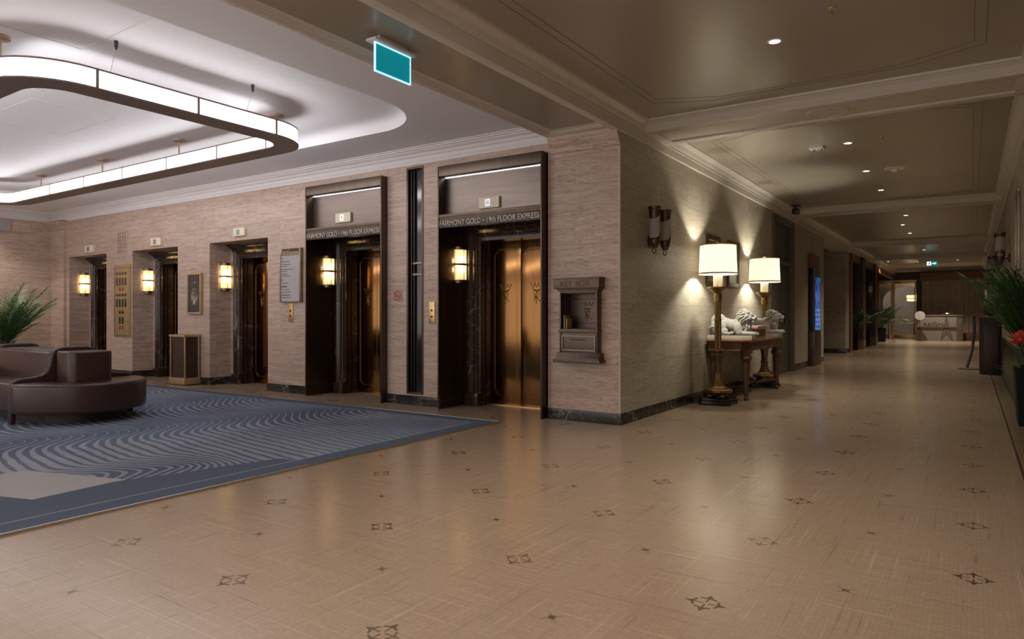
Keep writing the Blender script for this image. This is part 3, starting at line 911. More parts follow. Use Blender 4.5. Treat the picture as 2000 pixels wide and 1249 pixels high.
# ------------------------------------------------------------------ bronze portals
def make_portal():
    r = thing('bronze_portal', 'x', 'door portal')
    W = .776
    for s in (-1, 1):
        mb = MB(); mb.box(min(s*W, s*(W-.02)), max(s*W, s*(W-.02)), -.115, .40, 0, 3.08)
        p = build('side_panel', mb, 'bronze_mid', r, bevel=.003)
        mb = MB(); mb.box(min(s*(W-.018), s*(W-.028)), max(s*(W-.018), s*(W-.028)), -.10, .36, .0, .16); build('kick_plate', mb, 'bronze_mid', p, bevel=.002)
        mb = MB(); mb.box(min(s*(W-.02), s*.69), max(s*(W-.02), s*.69), .37, .62, 0, 2.41); build('return_strip', mb, 'bronze', r)
    mb = MB(); mb.box(-W, W, -.112, .05, 2.955, 3.085); build('header', mb, 'bronze_mid', r, bevel=.003)
    mb = MB(); mb.box(-W+.03, W-.03, .003, .013, 2.951, 2.956); build('light_strip', mb, 'led', r)
    mb = MB(); mb.box(-W+.02, W-.02, .018, .05, 2.40, 2.96); build('upper_panel', mb, 'panel_bronze', r)
    mb = MB(); mb.box(-W+.02, W-.02, -.112, .02, 2.432, 2.468); build('ledge', mb, 'bronze_mid', r, bevel=.003)
    mb = MB(); mb.box(-W+.02, W-.02, -.105, -.085, 2.298, 2.41); b_ = build('sign_band', mb, 'band_metal', r, bevel=.002)
    tb = face_minus_y(text_fit('FAIRMONT GOLD \u2022 19th FLOOR EXPRESS', 1.48, .066, .004), (0, -.109, 2.352))
    for grp in split_words(tb): build('lettering', grp, 'letter', b_, smooth=False)
    mb = MB(); mb.box(-W+.02, W-.02, -.105, .40, 2.41, 2.432); mb.box(-W+.02, W-.02, .30, .40, 2.405, 2.43); build('soffit', mb, 'bronze', r)
    return r
po = make_portal()
place(po, (LIFTS[3][0], 0, 0), 0, 'tall bronze portal next to the pale directory sign', 'bronze lift portals')
p2 = copy_tree(po); place(p2, (LIFTS[4][0], 0, 0), 0, 'tall bronze portal next to the corner key cabinet', 'bronze lift portals')

# floor indicators
def indicator(x0, x1, z0, z1, y0, y1, label, digit=None, lit=False):
    r = thing('floor_indicator', label, 'floor indicator', ((x0+x1)/2, y1, z0), 0, 'floor indicators above the lifts')
    mb = MB(); mb.box(x0, x1, y0, y1, z0, z1); build('housing', mb, 'cream', r, True, .004)
    cx = x0 + (x1-x0)*.44; w = (x1-x0)*.125; h = (z1-z0)*.31; cz = (z0+z1)/2
    mb = MB(); mb.box(cx-w, cx+w, y0-.003, y0+.002, cz-h, cz+h); d = build('display', mb, 'lcd_lit' if lit else 'lcd', r, True)
    if digit:
        tb = face_minus_y(text_fit(digit, w*(1.1 if len(digit) > 1 else .7), h*1.1, .001), (cx, y0-.004, cz)); build('digits', tb, 'ink', d, True)
indicator(-11.913, -11.572, 2.463, 2.603, -.04, 0, 'cream floor indicator box over the lift beside the corner pilaster')
indicator(-9.413, -9.077, 2.463, 2.603, -.04, 0, 'cream floor indicator box over the lift left of the framed poster')
indicator(-6.896, -6.596, 2.48, 2.61, -.04, 0, 'cream floor indicator box over the lift left of the pale directory sign')
indicator(-4.490, -4.183, 2.525, 2.662, -.012, .02, 'cream floor indicator box in the bronze portal beside the directory sign', '9', True)
indicator(-1.908, -1.606, 2.51, 2.645, -.012, .02, 'cream floor indicator box showing 10 in the portal nearest the corner', '10', True)

# sconces in the lift recesses
def make_sconce():
    r = thing('wall_sconce', 'x', 'wall light')
    mb = MB(); mb.box(0, .012, -.075, .075, 1.63, 2.09); build('back_plate', mb, 'sconce_metal', r, bevel=.003)
    mb = MB(); mb.lathe([(.098, 1.655), (.098, 2.05)], (.012, 0), 16, -PI/2, PI/2); build('opal_shade', mb, 'sconce', r)
    mb = MB()
    for z0, z1, rr in ((1.845, 1.872, .105),): mb.lathe([(.0, z0), (rr, z0), (rr, z1), (.0, z1)], (.012, 0), 16, -PI/2, PI/2)
    build('middle_band', mb, 'sconce_metal', r)
    for zz in ((1.64, 1.656, .102), (2.05, 2.066, .102), (1.615, 1.64, .075), (2.066, 2.092, .075)):
        mb = MB(); mb.lathe([(.0, zz[0]), (zz[2], zz[0]), (zz[2], zz[1]), (.0, zz[1])], (.012, 0), 16, -PI/2, PI/2); build('cap', mb, 'sconce_metal', r)
    for a in (-82, -10, 60, 82):
        t = math.radians(a); mb = MB(); mb.tube([(.012+.1*math.cos(t), .1*math.sin(t), 1.655), (.012+.1*math.cos(t), .1*math.sin(t), 2.05)], .0045, 6); build('rib', mb, 'sconce_metal', r)
    return r
sc = make_sconce()
SL = ['lit sconce in the recess beside the corner pilaster', 'lit sconce between the brass floor panel and the second lift', 'lit sconce between the framed poster and the third lift',
      'lit sconce inside the bronze portal beside the directory sign', 'lit sconce inside the bronze portal nearest the corner']
for i, (c, w, z) in enumerate(LIFTS):
    o = sc if i == 0 else copy_tree(sc)
    xw = c - w if i < 3 else c - .756
    place(o, (xw, .285, 0), 0, SL[i], 'lit half-round sconces by the lifts')
    for zz in (1.80, 1.92):
        light('sconce_bulb', 'POINT', (xw+.05, .285, zz), 1.3, (1, .76, .42), .02)

# ------------------------------------------------------------------ wall items
# vent grille
r = thing('vent_grille', 'pierced stone vent grille high above the brass floor panel', 'vent', (-10.49, 0, 2.375))
mb = MB(); mb.box(-10.67, -10.31, -.012, 0, 2.375, 2.82); build('grille_plate', mb, 'trav', r, True, .004)
mb = MB()
for i in range(4):
    for j in range(6):
        cx = -10.61 + .08*i; cz = 2.43 + .067*j
        for k in range(4):
            a = k*PI/2 + (PI/4 if (i+j) % 2 else 0)
            ux, uz = math.cos(a), math.sin(a)
            mb.prism([(cx+ux*.008, cz+uz*.008), (cx+ux*.022-uz*.012, cz+uz*.022+ux*.012), (cx+ux*.034, cz+uz*.034), (cx+ux*.022+uz*.012, cz+uz*.022-ux*.012)], 'y', -.0135, -.011)
build('hole_shade', mb, 'ink', r, True)  # flat dark inlays stand in for the shade inside the holes
# brass floor panel
r = thing('floor_panel', 'tall brass plate with rows of small floor windows between two lifts', 'lift panel', (-10.465, 0, .77))
mb = MB(); mb.box(-10.77, -10.16, -.022, 0, .77, 2.165); build('brass_plate', mb, 'satin', r, True, .008)
mb = MB(); 
for a in ((-10.745, -10.185, .79, .80), (-10.745, -10.185, 2.10, 2.108), (-10.745, -10.738, .79, 2.108), (-10.192, -10.185, .79, 2.108)): mb.box(a[0], a[1], -.026, -.02, a[2], a[3])
build('edge_line', mb, 'bronze_light', r, True)
cols = (-10.65, -10.54, -10.43, -10.325)
for z, h, cc, mt in ((1.994, .052, (0,1,2,3), 'dark_glass'), (1.837, .15, (0,1,2,3), 'dark_glass'), (1.692, .066, (1,2), 'red'), (1.579, .052, (0,1,2,3), 'dark_glass'), (1.424, .15, (0,1,2,3), 'dark_glass'), (1.244, .052, (1,2), 'dark_glass'), (1.087, .13, (1,2), 'dark_glass'), (.948, .07, (1,2), 'red')):
    for k in cc:
        mb = MB(); mb.box(cols[k]-.033, cols[k]+.033, -.026, -.02, z-h/2, z+h/2); build('indicator_window', mb, mt, r, True)
mb = MB(); mb.lathe([(.02, 0), (.02, .01)], (0, 0), 12)
for v in mb.bm.verts: v.co = Vector((v.co.x-10.25, -.022-v.co.z, v.co.y+1.07))
build('key_switch', mb, 'silver', r, True)
# framed poster
def framed(name, label, cat, x0, x1, z0, z1, d, fw, fm, am, group=None):
    r = thing(name, label, cat, ((x0+x1)/2, 0, z0), 0, group)
    mb = MB(); mb.box(x0, x1, -d, 0, z0, z0+fw); mb.box(x0, x1, -d, 0, z1-fw, z1); mb.box(x0, x0+fw, -d, 0, z0, z1); mb.box(x1-fw, x1, -d, 0, z0, z1)
    build('frame', mb, fm, r, True, .003)
    mb = MB(); mb.box(x0+fw*.8, x1-fw*.8, -d*.6, -.004, z0+fw*.8, z1-fw*.8); build('poster', mb, am, r, True)
    return r
r = framed('poster_frame', 'brass framed dark poster above the waste bin', 'poster', -8.22, -7.80, 1.21, 1.92, .05, .032, 'satin', 'poster')
mb = MB(); mb.box(-8.04, -7.985, -.033, -.029, 1.395, 1.45); build('paper_tag', mb, 'paper', r, True)
mb = MB(); mb.ball((-7.797, -.03, 1.56), .008); build('lock', mb, 'ink', r, True)
# directory sign
r = thing('directory_sign', 'pale framed directory board beside the bronze portal', 'sign', (-5.45, 0, 1.39))
mb = MB(); mb.box(-5.69, -5.665, -.055, 0, 1.39, 2.12); mb.box(-5.235, -5.205, -.055, 0, 1.39, 2.21); mb.box(-5.69, -5.205, -.055, 0, 1.39, 1.405); mb.box(-5.69, -5.235, -.055, 0, 2.105, 2.125)
build('frame', mb, 'bronze_light', r, True, .003)
mb = MB(); mb.box(-5.67, -5.23, -.045, 0, 1.40, 2.11); build('board', mb, 'paper', r, True)
mb = MB(); mb.prism([(-5.66, 2.125), (-5.235, 2.125), (-5.235, 2.205), (-5.635, 2.205)], 'y', -.05, 0); h = build('header_plate', mb, 'bronze', r, True)
tb = face_minus_y(text_fit('MAIN', .13, .045, .002), (-5.56, -.052, 2.15)); build('header_text', tb, 'letter', h, True, smooth=False)
mb = MB(); mb.box(-5.478, -5.472, -.053, -.05, 2.13, 2.19)
for k in range(5): mb.box(-5.455+k*.042, -5.425+k*.042, -.053, -.05, 2.135, 2.155)
build('header_mark', mb, 'letter', h, True)
mb = MB(); random.seed(3)
for z, wds, th in ((2.06, 1, .018), (2.01, 6, .010), (1.965, 6, .010), (1.935, 4, .010), (1.89, 8, .010), (1.86, 4, .010), (1.82, 4, .010), (1.79, 6, .010), (1.73, 1, .02), (1.68, 5, .010), (1.63, 4, .022), (1.585, 5, .010), (1.545, 6, .010), (1.50, 6, .014), (1.46, 7, .010)):
    x = -5.645
    for k in range(wds):
        w = .014 + random.random()*.016; mb.box(x, x+w, -.047, -.044, z-th/2, z+th/2); x += w+.010
build('small_print', mb, 'ink', r, True)
# call plates
for x0, z0, lab in ((-5.53, 1.09, 'narrow brass call plate under the directory sign'), (-2.715, 1.085, 'narrow brass call plate beside the tall bronze window slot')):
    r = thing('call_plate', lab, 'call plate', (x0+.047, 0, z0), 0, 'brass lift call plates')
    mb = MB(); mb.box(x0, x0+.095, -.014, 0, z0, z0+.28); build('plate', mb, 'gold', r, True, .003)
    for zz in (.09, .17):
        mb = MB(); mb.lathe([(.014, 0), (.014, .008), (.008, .010)], (0, 0), 12)
        for v in mb.bm.verts: v.co = Vector((v.co.x+x0+.047, -.014-v.co.z, v.co.y+z0+zz))
        build('call_button', mb, 'bronze', r, True)
# no smoking sign
r = thing('no_smoking_sign', 'small tan no smoking sign on the stone between the two bronze portals', 'sign', (-3.275, 0, 1.38))
mb = MB(); mb.box(-3.352, -3.197, -.006, 0, 1.38, 1.53); build('plate', mb, 'tan', r, True)
mb = MB(); n = 24
for i in range(n):
    a, b_ = 2*PI*i/n, 2*PI*(i+1)/n
    P = lambda t, q: (-3.275+q*math.cos(t)*.062, -.0065, 1.455+q*math.sin(t)*.062)
    mb.quad([P(a, 1), P(b_, 1), P(b_, .82), P(a, .82)])
c, s = math.cos(PI*.75), math.sin(PI*.75)
mb.quad([(-3.275+.058*c+.005, -.0068, 1.455+.058*s+.005), (-3.275+.058*c-.005, -.0068, 1.455+.058*s-.005), (-3.275-.058*c-.005, -.0068, 1.455-.058*s-.005), (-3.275-.058*c+.005, -.0068, 1.455-.058*s+.005)])
build('prohibition_ring', mb, 'red', r, True, smooth=False)
mb = MB(); mb.box(-3.32, -3.245, -.0064, -.006, 1.447, 1.456); mb.box(-3.243, -3.23, -.0064, -.006, 1.447, 1.456); build('cigarette', mb, 'ink', r, True)
# tall bronze window slot
r = thing('window_slot', 'tall narrow bronze window slot between the two portals', 'window slot', (-2.965, 0, .147)); 
mb = MB()
mb.box(-3.11, -3.08, -.012, .08, .147, 3.16); mb.box(-2.845, -2.822, -.012, .08, .147, 3.16); mb.box(-3.11, -2.822, -.012, .08, .147, .17); mb.box(-3.11, -2.822, -.012, .08, 3.135, 3.16)
mb.box(-3.06, -3.045, .02, .08, .17, 3.135); mb.box(-3.025, -3.012, .035, .08, .17, 3.135)
build('frame', mb, 'bronze_mid', r, True, .002)
mb = MB(); mb.box(-3.08, -2.845, .066, .078, .17, 3.135); build('pane', mb, 'dark_glass', r, True)
for z in (1.735, 1.885):
    mb = MB(); mb.box(-3.05, -2.845, .03, .07, z-.012, z+.012); build('cross_bar', mb, 'bronze_light', r, True, .002)

# key cabinet
r = thing('key_cabinet', 'carved brown KEY BOX cabinet with open niche on the corner pier', 'key cabinet', (-.48, -.012, .67))
mb = MB(); yb = -.012
mb.box(-.70, -.683, -.115, yb, .75, 1.47); mb.box(-.245, -.228, -.115, yb, .75, 1.47); mb.box(-.70, -.228, -.115, yb, 1.44, 1.47); mb.box(-.684, -.244, -.115, yb, 1.0, 1.04); mb.box(-.684, -.244, -.105, yb, .75, 1.0)
mb.box(-.71, -.22, -.12, yb, 1.0, 1.03)
build('body', mb, 'bronze_mid', r, True, .003)
mb = MB()
mb.box(-.715, -.213, -.13, yb, 1.462, 1.478); mb.box(-.73, -.20, -.14, yb, 1.478, 1.49); mb.box(-.757, -.185, -.16, yb, 1.49, 1.60); mb.box(-.765, -.178, -.165, yb, 1.595, 1.61)
hd = build('head_cornice', mb, 'bronze_mid', r, True, .004)
tb = face_minus_y(text_fit('KEY  BOX', .36, .062, .002), (-.48, -.1615, 1.545)); build('head_lettering', tb, 'bronze', hd, True, smooth=False)
mb = MB(); mb.prism([(-.115, .775), (-.12, .755), (-.145, .72), (-.15, .70), (yb, .70), (yb, .775)], 'x', -.735, -.195); mb.box(-.76, -.175, -.165, yb, .668, .70); build('base_moulding', mb, 'bronze_mid', r, True, .003)
mb = MB(); a, b_, c, d = -.675, -.255, .795, .965
for q in ((a, b_, c, c+.014), (a, b_, d-.014, d), (a, a+.014, c, d), (b_-.014, b_, c, d)): mb.box(q[0], q[1], -.116, -.10, q[2], q[3])
df = build('drop_door', mb, 'bronze_light', r, True, .003)
mb = MB(); mb.box(-.575, -.37, -.1075, -.10, .915, .928); build('slot', mb, 'ink', df, True)
mb = MB(); mb.ball((-.64, -.108, .895), .010); build('lock', mb, 'gold', df, True)
mb = MB(); mb.box(-.683, -.245, .105, .119, 1.037, 1.443); mb.box(-.684, -.679, -.02, .119, 1.037, 1.443); mb.box(-.249, -.2435, -.02, .119, 1.037, 1.443); mb.box(-.683, -.245, -.02, .119, 1.4355, 1.444); mb.box(-.683, -.245, -.02, .119, 1.036, 1.042)
bk = build('niche_lining', mb, 'bronze_mid', r, True)
mb = MB()
for q in ((-.65, -.28, 1.10, 1.112), (-.65, -.28, 1.37, 1.382), (-.65, -.638, 1.10, 1.382), (-.292, -.28, 1.10, 1.382)): mb.box(q[0], q[1], .095, .106, q[2], q[3])
build('niche_panel', mb, 'bronze_mid', bk, True, .003)
k = crest(bk, 0, 0, 0); 
for v in k.data.vertices: v.co = Vector((v.co.x*.8-.46+.48, v.co.y+.103+.012, v.co.z*.8+1.26-.67))
for x, h, lb in ((-.655, .15, 'taller kraft card standing in the key cabinet niche'), (-.625, .115, 'shorter kraft card standing in the key cabinet niche')):
    mb = MB(); mb.prism([(-.09, 1.0428), (.02, 1.0428), (.025, 1.0428+h), (-.085, 1.0428+h)], 'x', x-.008, x+.008); solo('card', mb, 'envelope', lb, 'card', 'cards in the key cabinet')

# waste bin
r = thing('waste_bin', 'dark panelled waste bin with brass frame under the poster', 'bin', (-8.083, -.16, 0))
x0, x1, y0, y1 = -8.31, -7.857, -.30, -.03
mb = MB(); mb.box(x0-.012, x1+.012, y0-.012, y1+.012, .015, .125); build('base', mb, 'satin', r, True, .004)
mb = MB(); mb.box(x0+.02, x1-.02, y0+.02, y1-.02, 0, .02); build('foot', mb, 'ink', r, True)
for x in (x0, x1-.025):
    for y in (y0, y1-.025):
        mb = MB(); mb.box(x, x+.025, y, y+.025, .12, .82); build('corner_post', mb, 'satin', r, True, .003)
mb = MB(); mb.box(x0+.012, x1-.012, y0+.014, y1-.012, .12, .82); bd = build('body', mb, 'wood_dark', r, True)
mb = MB()
def pframe(a, b_, c, d, ax, p0, p1, w=.02):
    for q in ((a, b_, c, c+w), (a, b_, d-w, d), (a, a+w, c, d), (b_-w, b_, c, d)):
        if ax == 'y': mb.box(q[0], q[1], p0, p1, q[2], q[3])
        else: mb.box(p0, p1, q[0], q[1], q[2], q[3])
pframe(x0+.05, x1-.05, .17, .77, 'y', y0+.004, y0+.016); pframe(y0+.045, y1-.045, .17, .77, 'x', x1-.014, x1-.003)
build('panel_moulding', mb, 'wood_dark', bd, True, .003)
mb = MB()
mb.box(x0-.012, x1+.012, y0-.012, y0+.05, .82, .86); mb.box(x0-.012, x1+.012, y1-.04, y1+.012, .82, .86); mb.box(x0-.012, x0+.06, y0, y1, .82, .86); mb.box(x1-.06, x1+.012, y0, y1, .82, .86)
build('rim', mb, 'satin', r, True, .003)
mb = MB(); mb.box(x0+.03, x1-.03, y0+.03, y1-.02, .80, .83); build('liner', mb, 'ink', r, True)

# pale wall panel high on the left wall
mb = MB(); mb.box(XL, XL+.03, -2.6, -.82, 2.92, 3.18); solo('wall_panel', mb, 'paper', 'pale panel with dark lower edge high on the left end wall', 'panel', bevel=.004)

# ------------------------------------------------------------------ carpet
r = thing('area_rug', 'large slate blue rug with pale wavy lines under the banquette', 'rug', (-6.2, -3.175, 0))
mb = MB(); mb.box(-11.2, -1.2, -5.75, -.60, .0, .014); build('pile', mb, 'rug', r, True)
mb = MB(); mb.box(-1.20, -1.185, -5.75, -.60, .0, .016); mb.box(-11.2, -1.185, -.60, -.585, 0, .016); build('edge_trim', mb, 'silver', r, True, .002)

# ------------------------------------------------------------------ banquette
r = thing('banquette', 'round-ended oxblood leather banquette standing on the blue rug', 'bench', (-6.9, -3.06, .0145))
CY, CX, RAD = -3.06, -5.36, .685
Z0, Z1 = .135, .455
def dseat(cx, sgn, rad, z0, z1, flat, ins=.0):
    pts = [(flat, CY - rad*.965)] if sgn > 0 else [(flat, CY + rad*.965)]
    for i in range(25):
        a = -PI/2 + PI*i/24
        pts.append((cx + sgn*rad*math.cos(a)*1.0, CY + sgn*rad*math.sin(a)))
    pts.append((flat, CY + rad*.965) if sgn > 0 else (flat, CY - rad*.965))
    return pts
mb = MB(); mb.prism(dseat(CX, 1, RAD, 0, 0, -5.43), 'z', Z0, Z1); s_ = build('end_seat', mb, 'leather', r, True, .045, seg=4)
def loop_tube(mb, pts, z, rr):
    p = [(x, y, z) for x, y in pts]
    mb.tube(p, rr, 6)
mb = MB(); loop_tube(mb, dseat(CX, 1, RAD-.022, 0, 0, -5.43), Z1-.022, .006); build('piping', mb, 'leather_dark', s_, True)
mb = MB(); mb.prism(rrect(-5.43, -5.02, -3.29, -2.83, .09, 6), 'z', Z1-.02, .79); s_ = build('end_block', mb, 'leather', r, True, .025, seg=4)
mb = MB(); loop_tube(mb, [*rrect(-5.425, -5.025, -3.285, -2.835, .09, 6), rrect(-5.425, -5.025, -3.285, -2.835, .09, 6)[0]], .772, .005); build('piping', mb, 'leather_dark', s_, True)
def blade(x):
    half = [(-.655, .0145), (-.655, .40), (-.635, .465), (-.58, .497), (-.42, .512), (-.345, .527), (-.295, .565), (-.27, .64), (-.245, .76), (-.205, .815), (-.13, .833), (0, .837)]
    out = [(CY + y, z) for y, z in half] + [(CY - y, z) for y, z in half[::-1][1:]]
    inn = [(CY + y, z) for y, z in ((.60, .0145), (.60, .12), (-.60, .12), (-.60, .0145))]
    mb = MB(); mb.prism(out + inn, 'x', x-.035, x+.035)
    return build('divider_rail', mb, 'leather_dark', r, True, .022, seg=4)
for x in (-5.458, -6.95, -8.44): blade(x)
for xa, xb in ((-6.915, -5.493), (-8.405, -6.985)):
    mb = MB(); mb.box(xa, xb, CY-.64, CY+.64, Z0, Z1-.01); s_ = build('seat', mb, 'leather', r, True, .035, seg=4)
    mb = MB(); mb.tube([(xa+.02, CY-.625, Z1-.022), (xb-.02, CY-.625, Z1-.022)], .006, 6); build('piping', mb, 'leather_dark', s_, True)
    mb = MB(); mb.prism([(CY-.27, Z1-.03), (CY-.245, .76), (CY-.22, .79), (CY+.22, .79), (CY+.245, .76), (CY+.27, Z1-.03)], 'x', xa, xb); s_ = build('backrest', mb, 'leather', r, True, .02, seg=3)
    mb = MB(); mb.tube([(xa+.02, CY-.226, .783), (xb-.02, CY-.226, .783)], .005, 6); build('piping', mb, 'leather_dark', s_, True)
mb = MB(); mb.prism(dseat(-8.5, -1, RAD, 0, 0, -8.47), 'z', Z0, Z1); build('end_seat', mb, 'leather', r, True, .045, seg=4)
mb = MB(); mb.prism([(x, y) for x, y in rrect(-9.0, -4.95, CY-.42, CY+.42, .40, 8)], 'z', .0145, Z0+.01); build('plinth', mb, 'plinth_wood', r, True)
for x, y in ((-5.62, CY+.62), (-6.9, CY+.62), (-6.9, CY-.62)):
    mb = MB(); mb.box(x-.04, x+.04, y-.04, y+.04, .0145, Z0+.01); build('foot', mb, 'plinth_wood', r, True)

# ------------------------------------------------------------------ plants
def leaflet(bm, base, tip, side, w, fold=.25):
    base, tip = Vector(base), Vector(tip)
    mid = base.lerp(tip, .42); d = (tip-base)
    s = Vector(side) - d * (Vector(side).dot(d)/max(1e-6, d.dot(d)))
    if s.length < 1e-5: s = Vector((0, 0, 1))
    s.normalize(); nrm = d.cross(s).normalized()
    a = bm.verts.new(base); b_ = bm.verts.new(mid + s*w - nrm*w*fold); c = bm.verts.new(tip); e = bm.verts.new(mid - s*w - nrm*w*fold); m = bm.verts.new(mid)
    bm.faces.new((a, b_, m)); bm.faces.new((b_, c, m)); bm.faces.new((a, m, e)); bm.faces.new((m, c, e))
def frond(mb, stem, base, az, length, rise, droop, n, lw=.011, ll=.3):
    pts = []
    for i in range(n+1):
        t = i/n
        rad = length*(t*math.cos(rise)*.95 + .12*t*t)
        z = length*(t*math.sin(rise) - droop*t*t)
        pts.append(Vector(base) + Vector((math.cos(az)*rad, math.sin(az)*rad, z)))
    stem.tube(pts, .006, 5, .0015)
    sd = Vector((-math.sin(az), math.cos(az), 0))
    for i in range(3, n+1):
        t = i/n; d = (pts[i]-pts[i-1]).normalized()
        L_ = ll*length*(1-.55*abs(t-.5)*1.3)*(.85+.3*random.random())
        for s in (-1, 1):
            tip = pts[i] + (d*.75 + sd*s*(.75-.3*t) + Vector((0, 0, -.16-.2*random.random())))*L_
            leaflet(mb.bm, pts[i], tip, Vector((0, 0, 1)).cross(sd*s), lw*(.8+.4*random.random()))
def palm(name, label, loc, pot, fronds, lmat='leaf', seed=1, under=True, group=None, potmat='planter', ll=.3, lw=.011, spread=.06, nn=16):
    random.seed(seed)
    r = thing(name, label, 'potted plant', loc, 0, group)
    w, h = pot
    mb = MB(); mb.prism(rrect(-w*.86, w*.86, -w*.86, w*.86, .02, 3), 'z', 0, .02)
    bm = mb.bm
    a = [bm.verts.new((sx*w*.86, sy*w*.86, .0)) for sx, sy in ((-1,-1),(1,-1),(1,1),(-1,1))]; b_ = [bm.verts.new((sx*w, sy*w, h)) for sx, sy in ((-1,-1),(1,-1),(1,1),(-1,1))]
    c = [bm.verts.new((sx*w*.9, sy*w*.9, h)) for sx, sy in ((-1,-1),(1,-1),(1,1),(-1,1))]; d = [bm.verts.new((sx*w*.88, sy*w*.88, h-.06)) for sx, sy in ((-1,-1),(1,-1),(1,1),(-1,1))]
    for u, v in ((a, b_), (b_, c), (c, d)):
        for i in range(4): bm.faces.new((u[i], u[(i+1)%4], v[(i+1)%4], v[i]))
    build('planter', mb, potmat, r, smooth=False)
    mb = MB(); mb.box(-w*.88, w*.88, -w*.88, w*.88, h-.09, h-.05); build('soil', mb, 'soil', r)
    lv, st = MB(), MB()
    for q in fronds:
        az, ln, rise, dr = q
        frond(lv, st, (random.uniform(-spread, spread), random.uniform(-spread, spread), h-.06), az, ln, rise, dr, nn, ll=ll, lw=lw)
    build('fronds', lv, lmat, r, smooth=False); build('stems', st, 'stem', r)
    if under:
        mb = MB()
        for i in range(110):
            az = random.random()*2*PI; b0 = Vector((random.uniform(-w, w)*.8, random.uniform(-w, w)*.8, h-.05)); ln = .16+.2*random.random()
            leaflet(mb.bm, b0, b0 + Vector((math.cos(az)*ln, math.sin(az)*ln, ln*(.5-.5*random.random()))), (-math.sin(az), math.cos(az), 0), .022)
        build('undergrowth', mb, lmat, r, smooth=False)
    return r
random.seed(11)
fr = [(random.random()*2*PI, .8+.65*random.random(), random.uniform(1.0, 1.5), random.uniform(.08, .28)) for i in range(64)]
palm('parlour_palm', 'bushy green palm beyond the banquette, against the left wall', (-12.2, -1.35, 0), (.34, .62), fr, seed=4, lw=.010, nn=24, ll=.27)
for i, (x, y, s, lb) in enumerate(((-.18, 19.0, 1.0, 'dark potted palm nearest the camera along the wooden piers'), (-.17, 22.25, 1.05, 'dark potted palm between the two wooden piers'), (-.15, 27.6, 1.15, 'dark potted palm nearest the glass doors'))):
    random.seed(20+i)
    fr = [(random.random()*2*PI, (.95+.45*random.random())*s, random.uniform(.95, 1.45), random.uniform(.2, .5)) for k in range(18)]
    palm('kentia_palm', lb, (x, y, 0), (.17, .62), fr, 'leaf2', 30+i, False, 'black pot palms along the corridor', ll=.36, lw=.02, spread=.03)
random.seed(5)
fr = [(random.uniform(2.3, 5.6), (.75+.6*random.random()), random.uniform(1.2, 1.55), random.uniform(.05, .26)) for i in range(76)]
r = palm('floor_planter', 'black planter of dark palm fronds with a red flower, at the right edge', (3.80, 2.52, 0), (.25, .63), fr, 'leaf_dark', 6, True, lw=.009, ll=.34, nn=22)
mb = MB(); random.seed(9)
for i in range(16):
    az = 2*PI*i/16*2.4; el = -.4 + 1.9*i/16
    d = Vector((math.cos(az)*math.cos(el), math.sin(az)*math.cos(el), math.sin(el)))
    mb.ball(Vector((-.20, -.33, .92)) + d*.062, (.062, .040, .022), d.to_track_quat('X', 'Z').to_matrix(), 8, 6)
build('flower', mb, 'flower', r)
mb = MB(); mb.tube([(-.05, -.1, .56), (-.14, -.24, .70), (-.20, -.33, .90)], .007, 6); build('flower_stem', mb, 'stem', r)

# ------------------------------------------------------------------ suspended ring light
r = thing('ring_chandelier', 'long rounded illuminated ring light hanging under the white ceiling recess', 'ceiling light', (-6.9, -3.1, 3.106))
OX0, OX1, OY0, OY1, OR, IW = -10.85, -2.95, -4.60, -1.62, .56, .26
zb, zt = 3.106, 3.268
NS = 10
outer = rrect(OX0, OX1, OY0, OY1, OR, NS); inner = rrect(OX0+IW, OX1-IW, OY0+IW, OY1-IW, OR-IW, NS)
def strip(mb, A, za, B, zb_):
    n = len(A)
    va = [mb.bm.verts.new((*p, za)) for p in A]; vb = [mb.bm.verts.new((*p, zb_)) for p in B]
    for i in range(n): mb.bm.faces.new((va[i], va[(i+1)%n], vb[(i+1)%n], vb[i]))
def off(x): return rrect(OX0+x, OX1-x, OY0+x, OY1-x, OR-x, NS)
def loopbox(mb, x0, x1, z0, z1):
    strip(mb, off(x0), z0, off(x1), z0); strip(mb, off(x1), z0, off(x1), z1); strip(mb, off(x1), z1, off(x0), z1); strip(mb, off(x0), z1, off(x0), z0)
mb = MB(); loopbox(mb, .008, .014, zb+.004, zt-.004); build('outer_diffuser', mb, 'ring', r, True)
mb = MB(); loopbox(mb, IW-.014, IW-.008, zb+.004, zt-.004); build('inner_diffuser', mb, 'ring', r, True)
mb = MB(); loopbox(mb, -.005, IW+.005, zb-.008, zb+.006); build('bottom_plate', mb, 'ring_trim', r, True)
mb = MB(); loopbox(mb, .02, IW-.02, zt-.012, zt-.006); build('top_plate', mb, 'ring_trim', r, True)
mb = MB(); loopbox(mb, -.004, .02, zt-.010, zt+.006); build('top_rail', mb, 'ring_trim', r, True); mb = MB(); loopbox(mb, IW-.02, IW+.004, zt-.010, zt+.006); build('top_rail', mb, 'ring_trim', r, True)
posts = [(OX1-.004, y) for y in (-3.99, -3.08, -2.2)] + [(x, OY1-IW+.004) for x in (-10.09, -8.97, -7.86, -6.74, -5.62, -4.5, -3.55)]
posts += [(x, OY0+.004) for x in (-3.75, -5.0, -6.2, -7.4, -8.6, -9.8)] + [(x, OY0+IW-.004) for x in (-3.55, -4.5, -5.62, -6.74, -7.86, -8.97, -10.09)] + [(OX0+IW-.004, y) for y in (-2.2, -3.1, -4.0)]
for x, y in posts:
    mb = MB(); mb.box(x-.012, x+.012, y-.012, y+.012, zb, zt); build('mullion', mb, 'ring_trim', r, True)
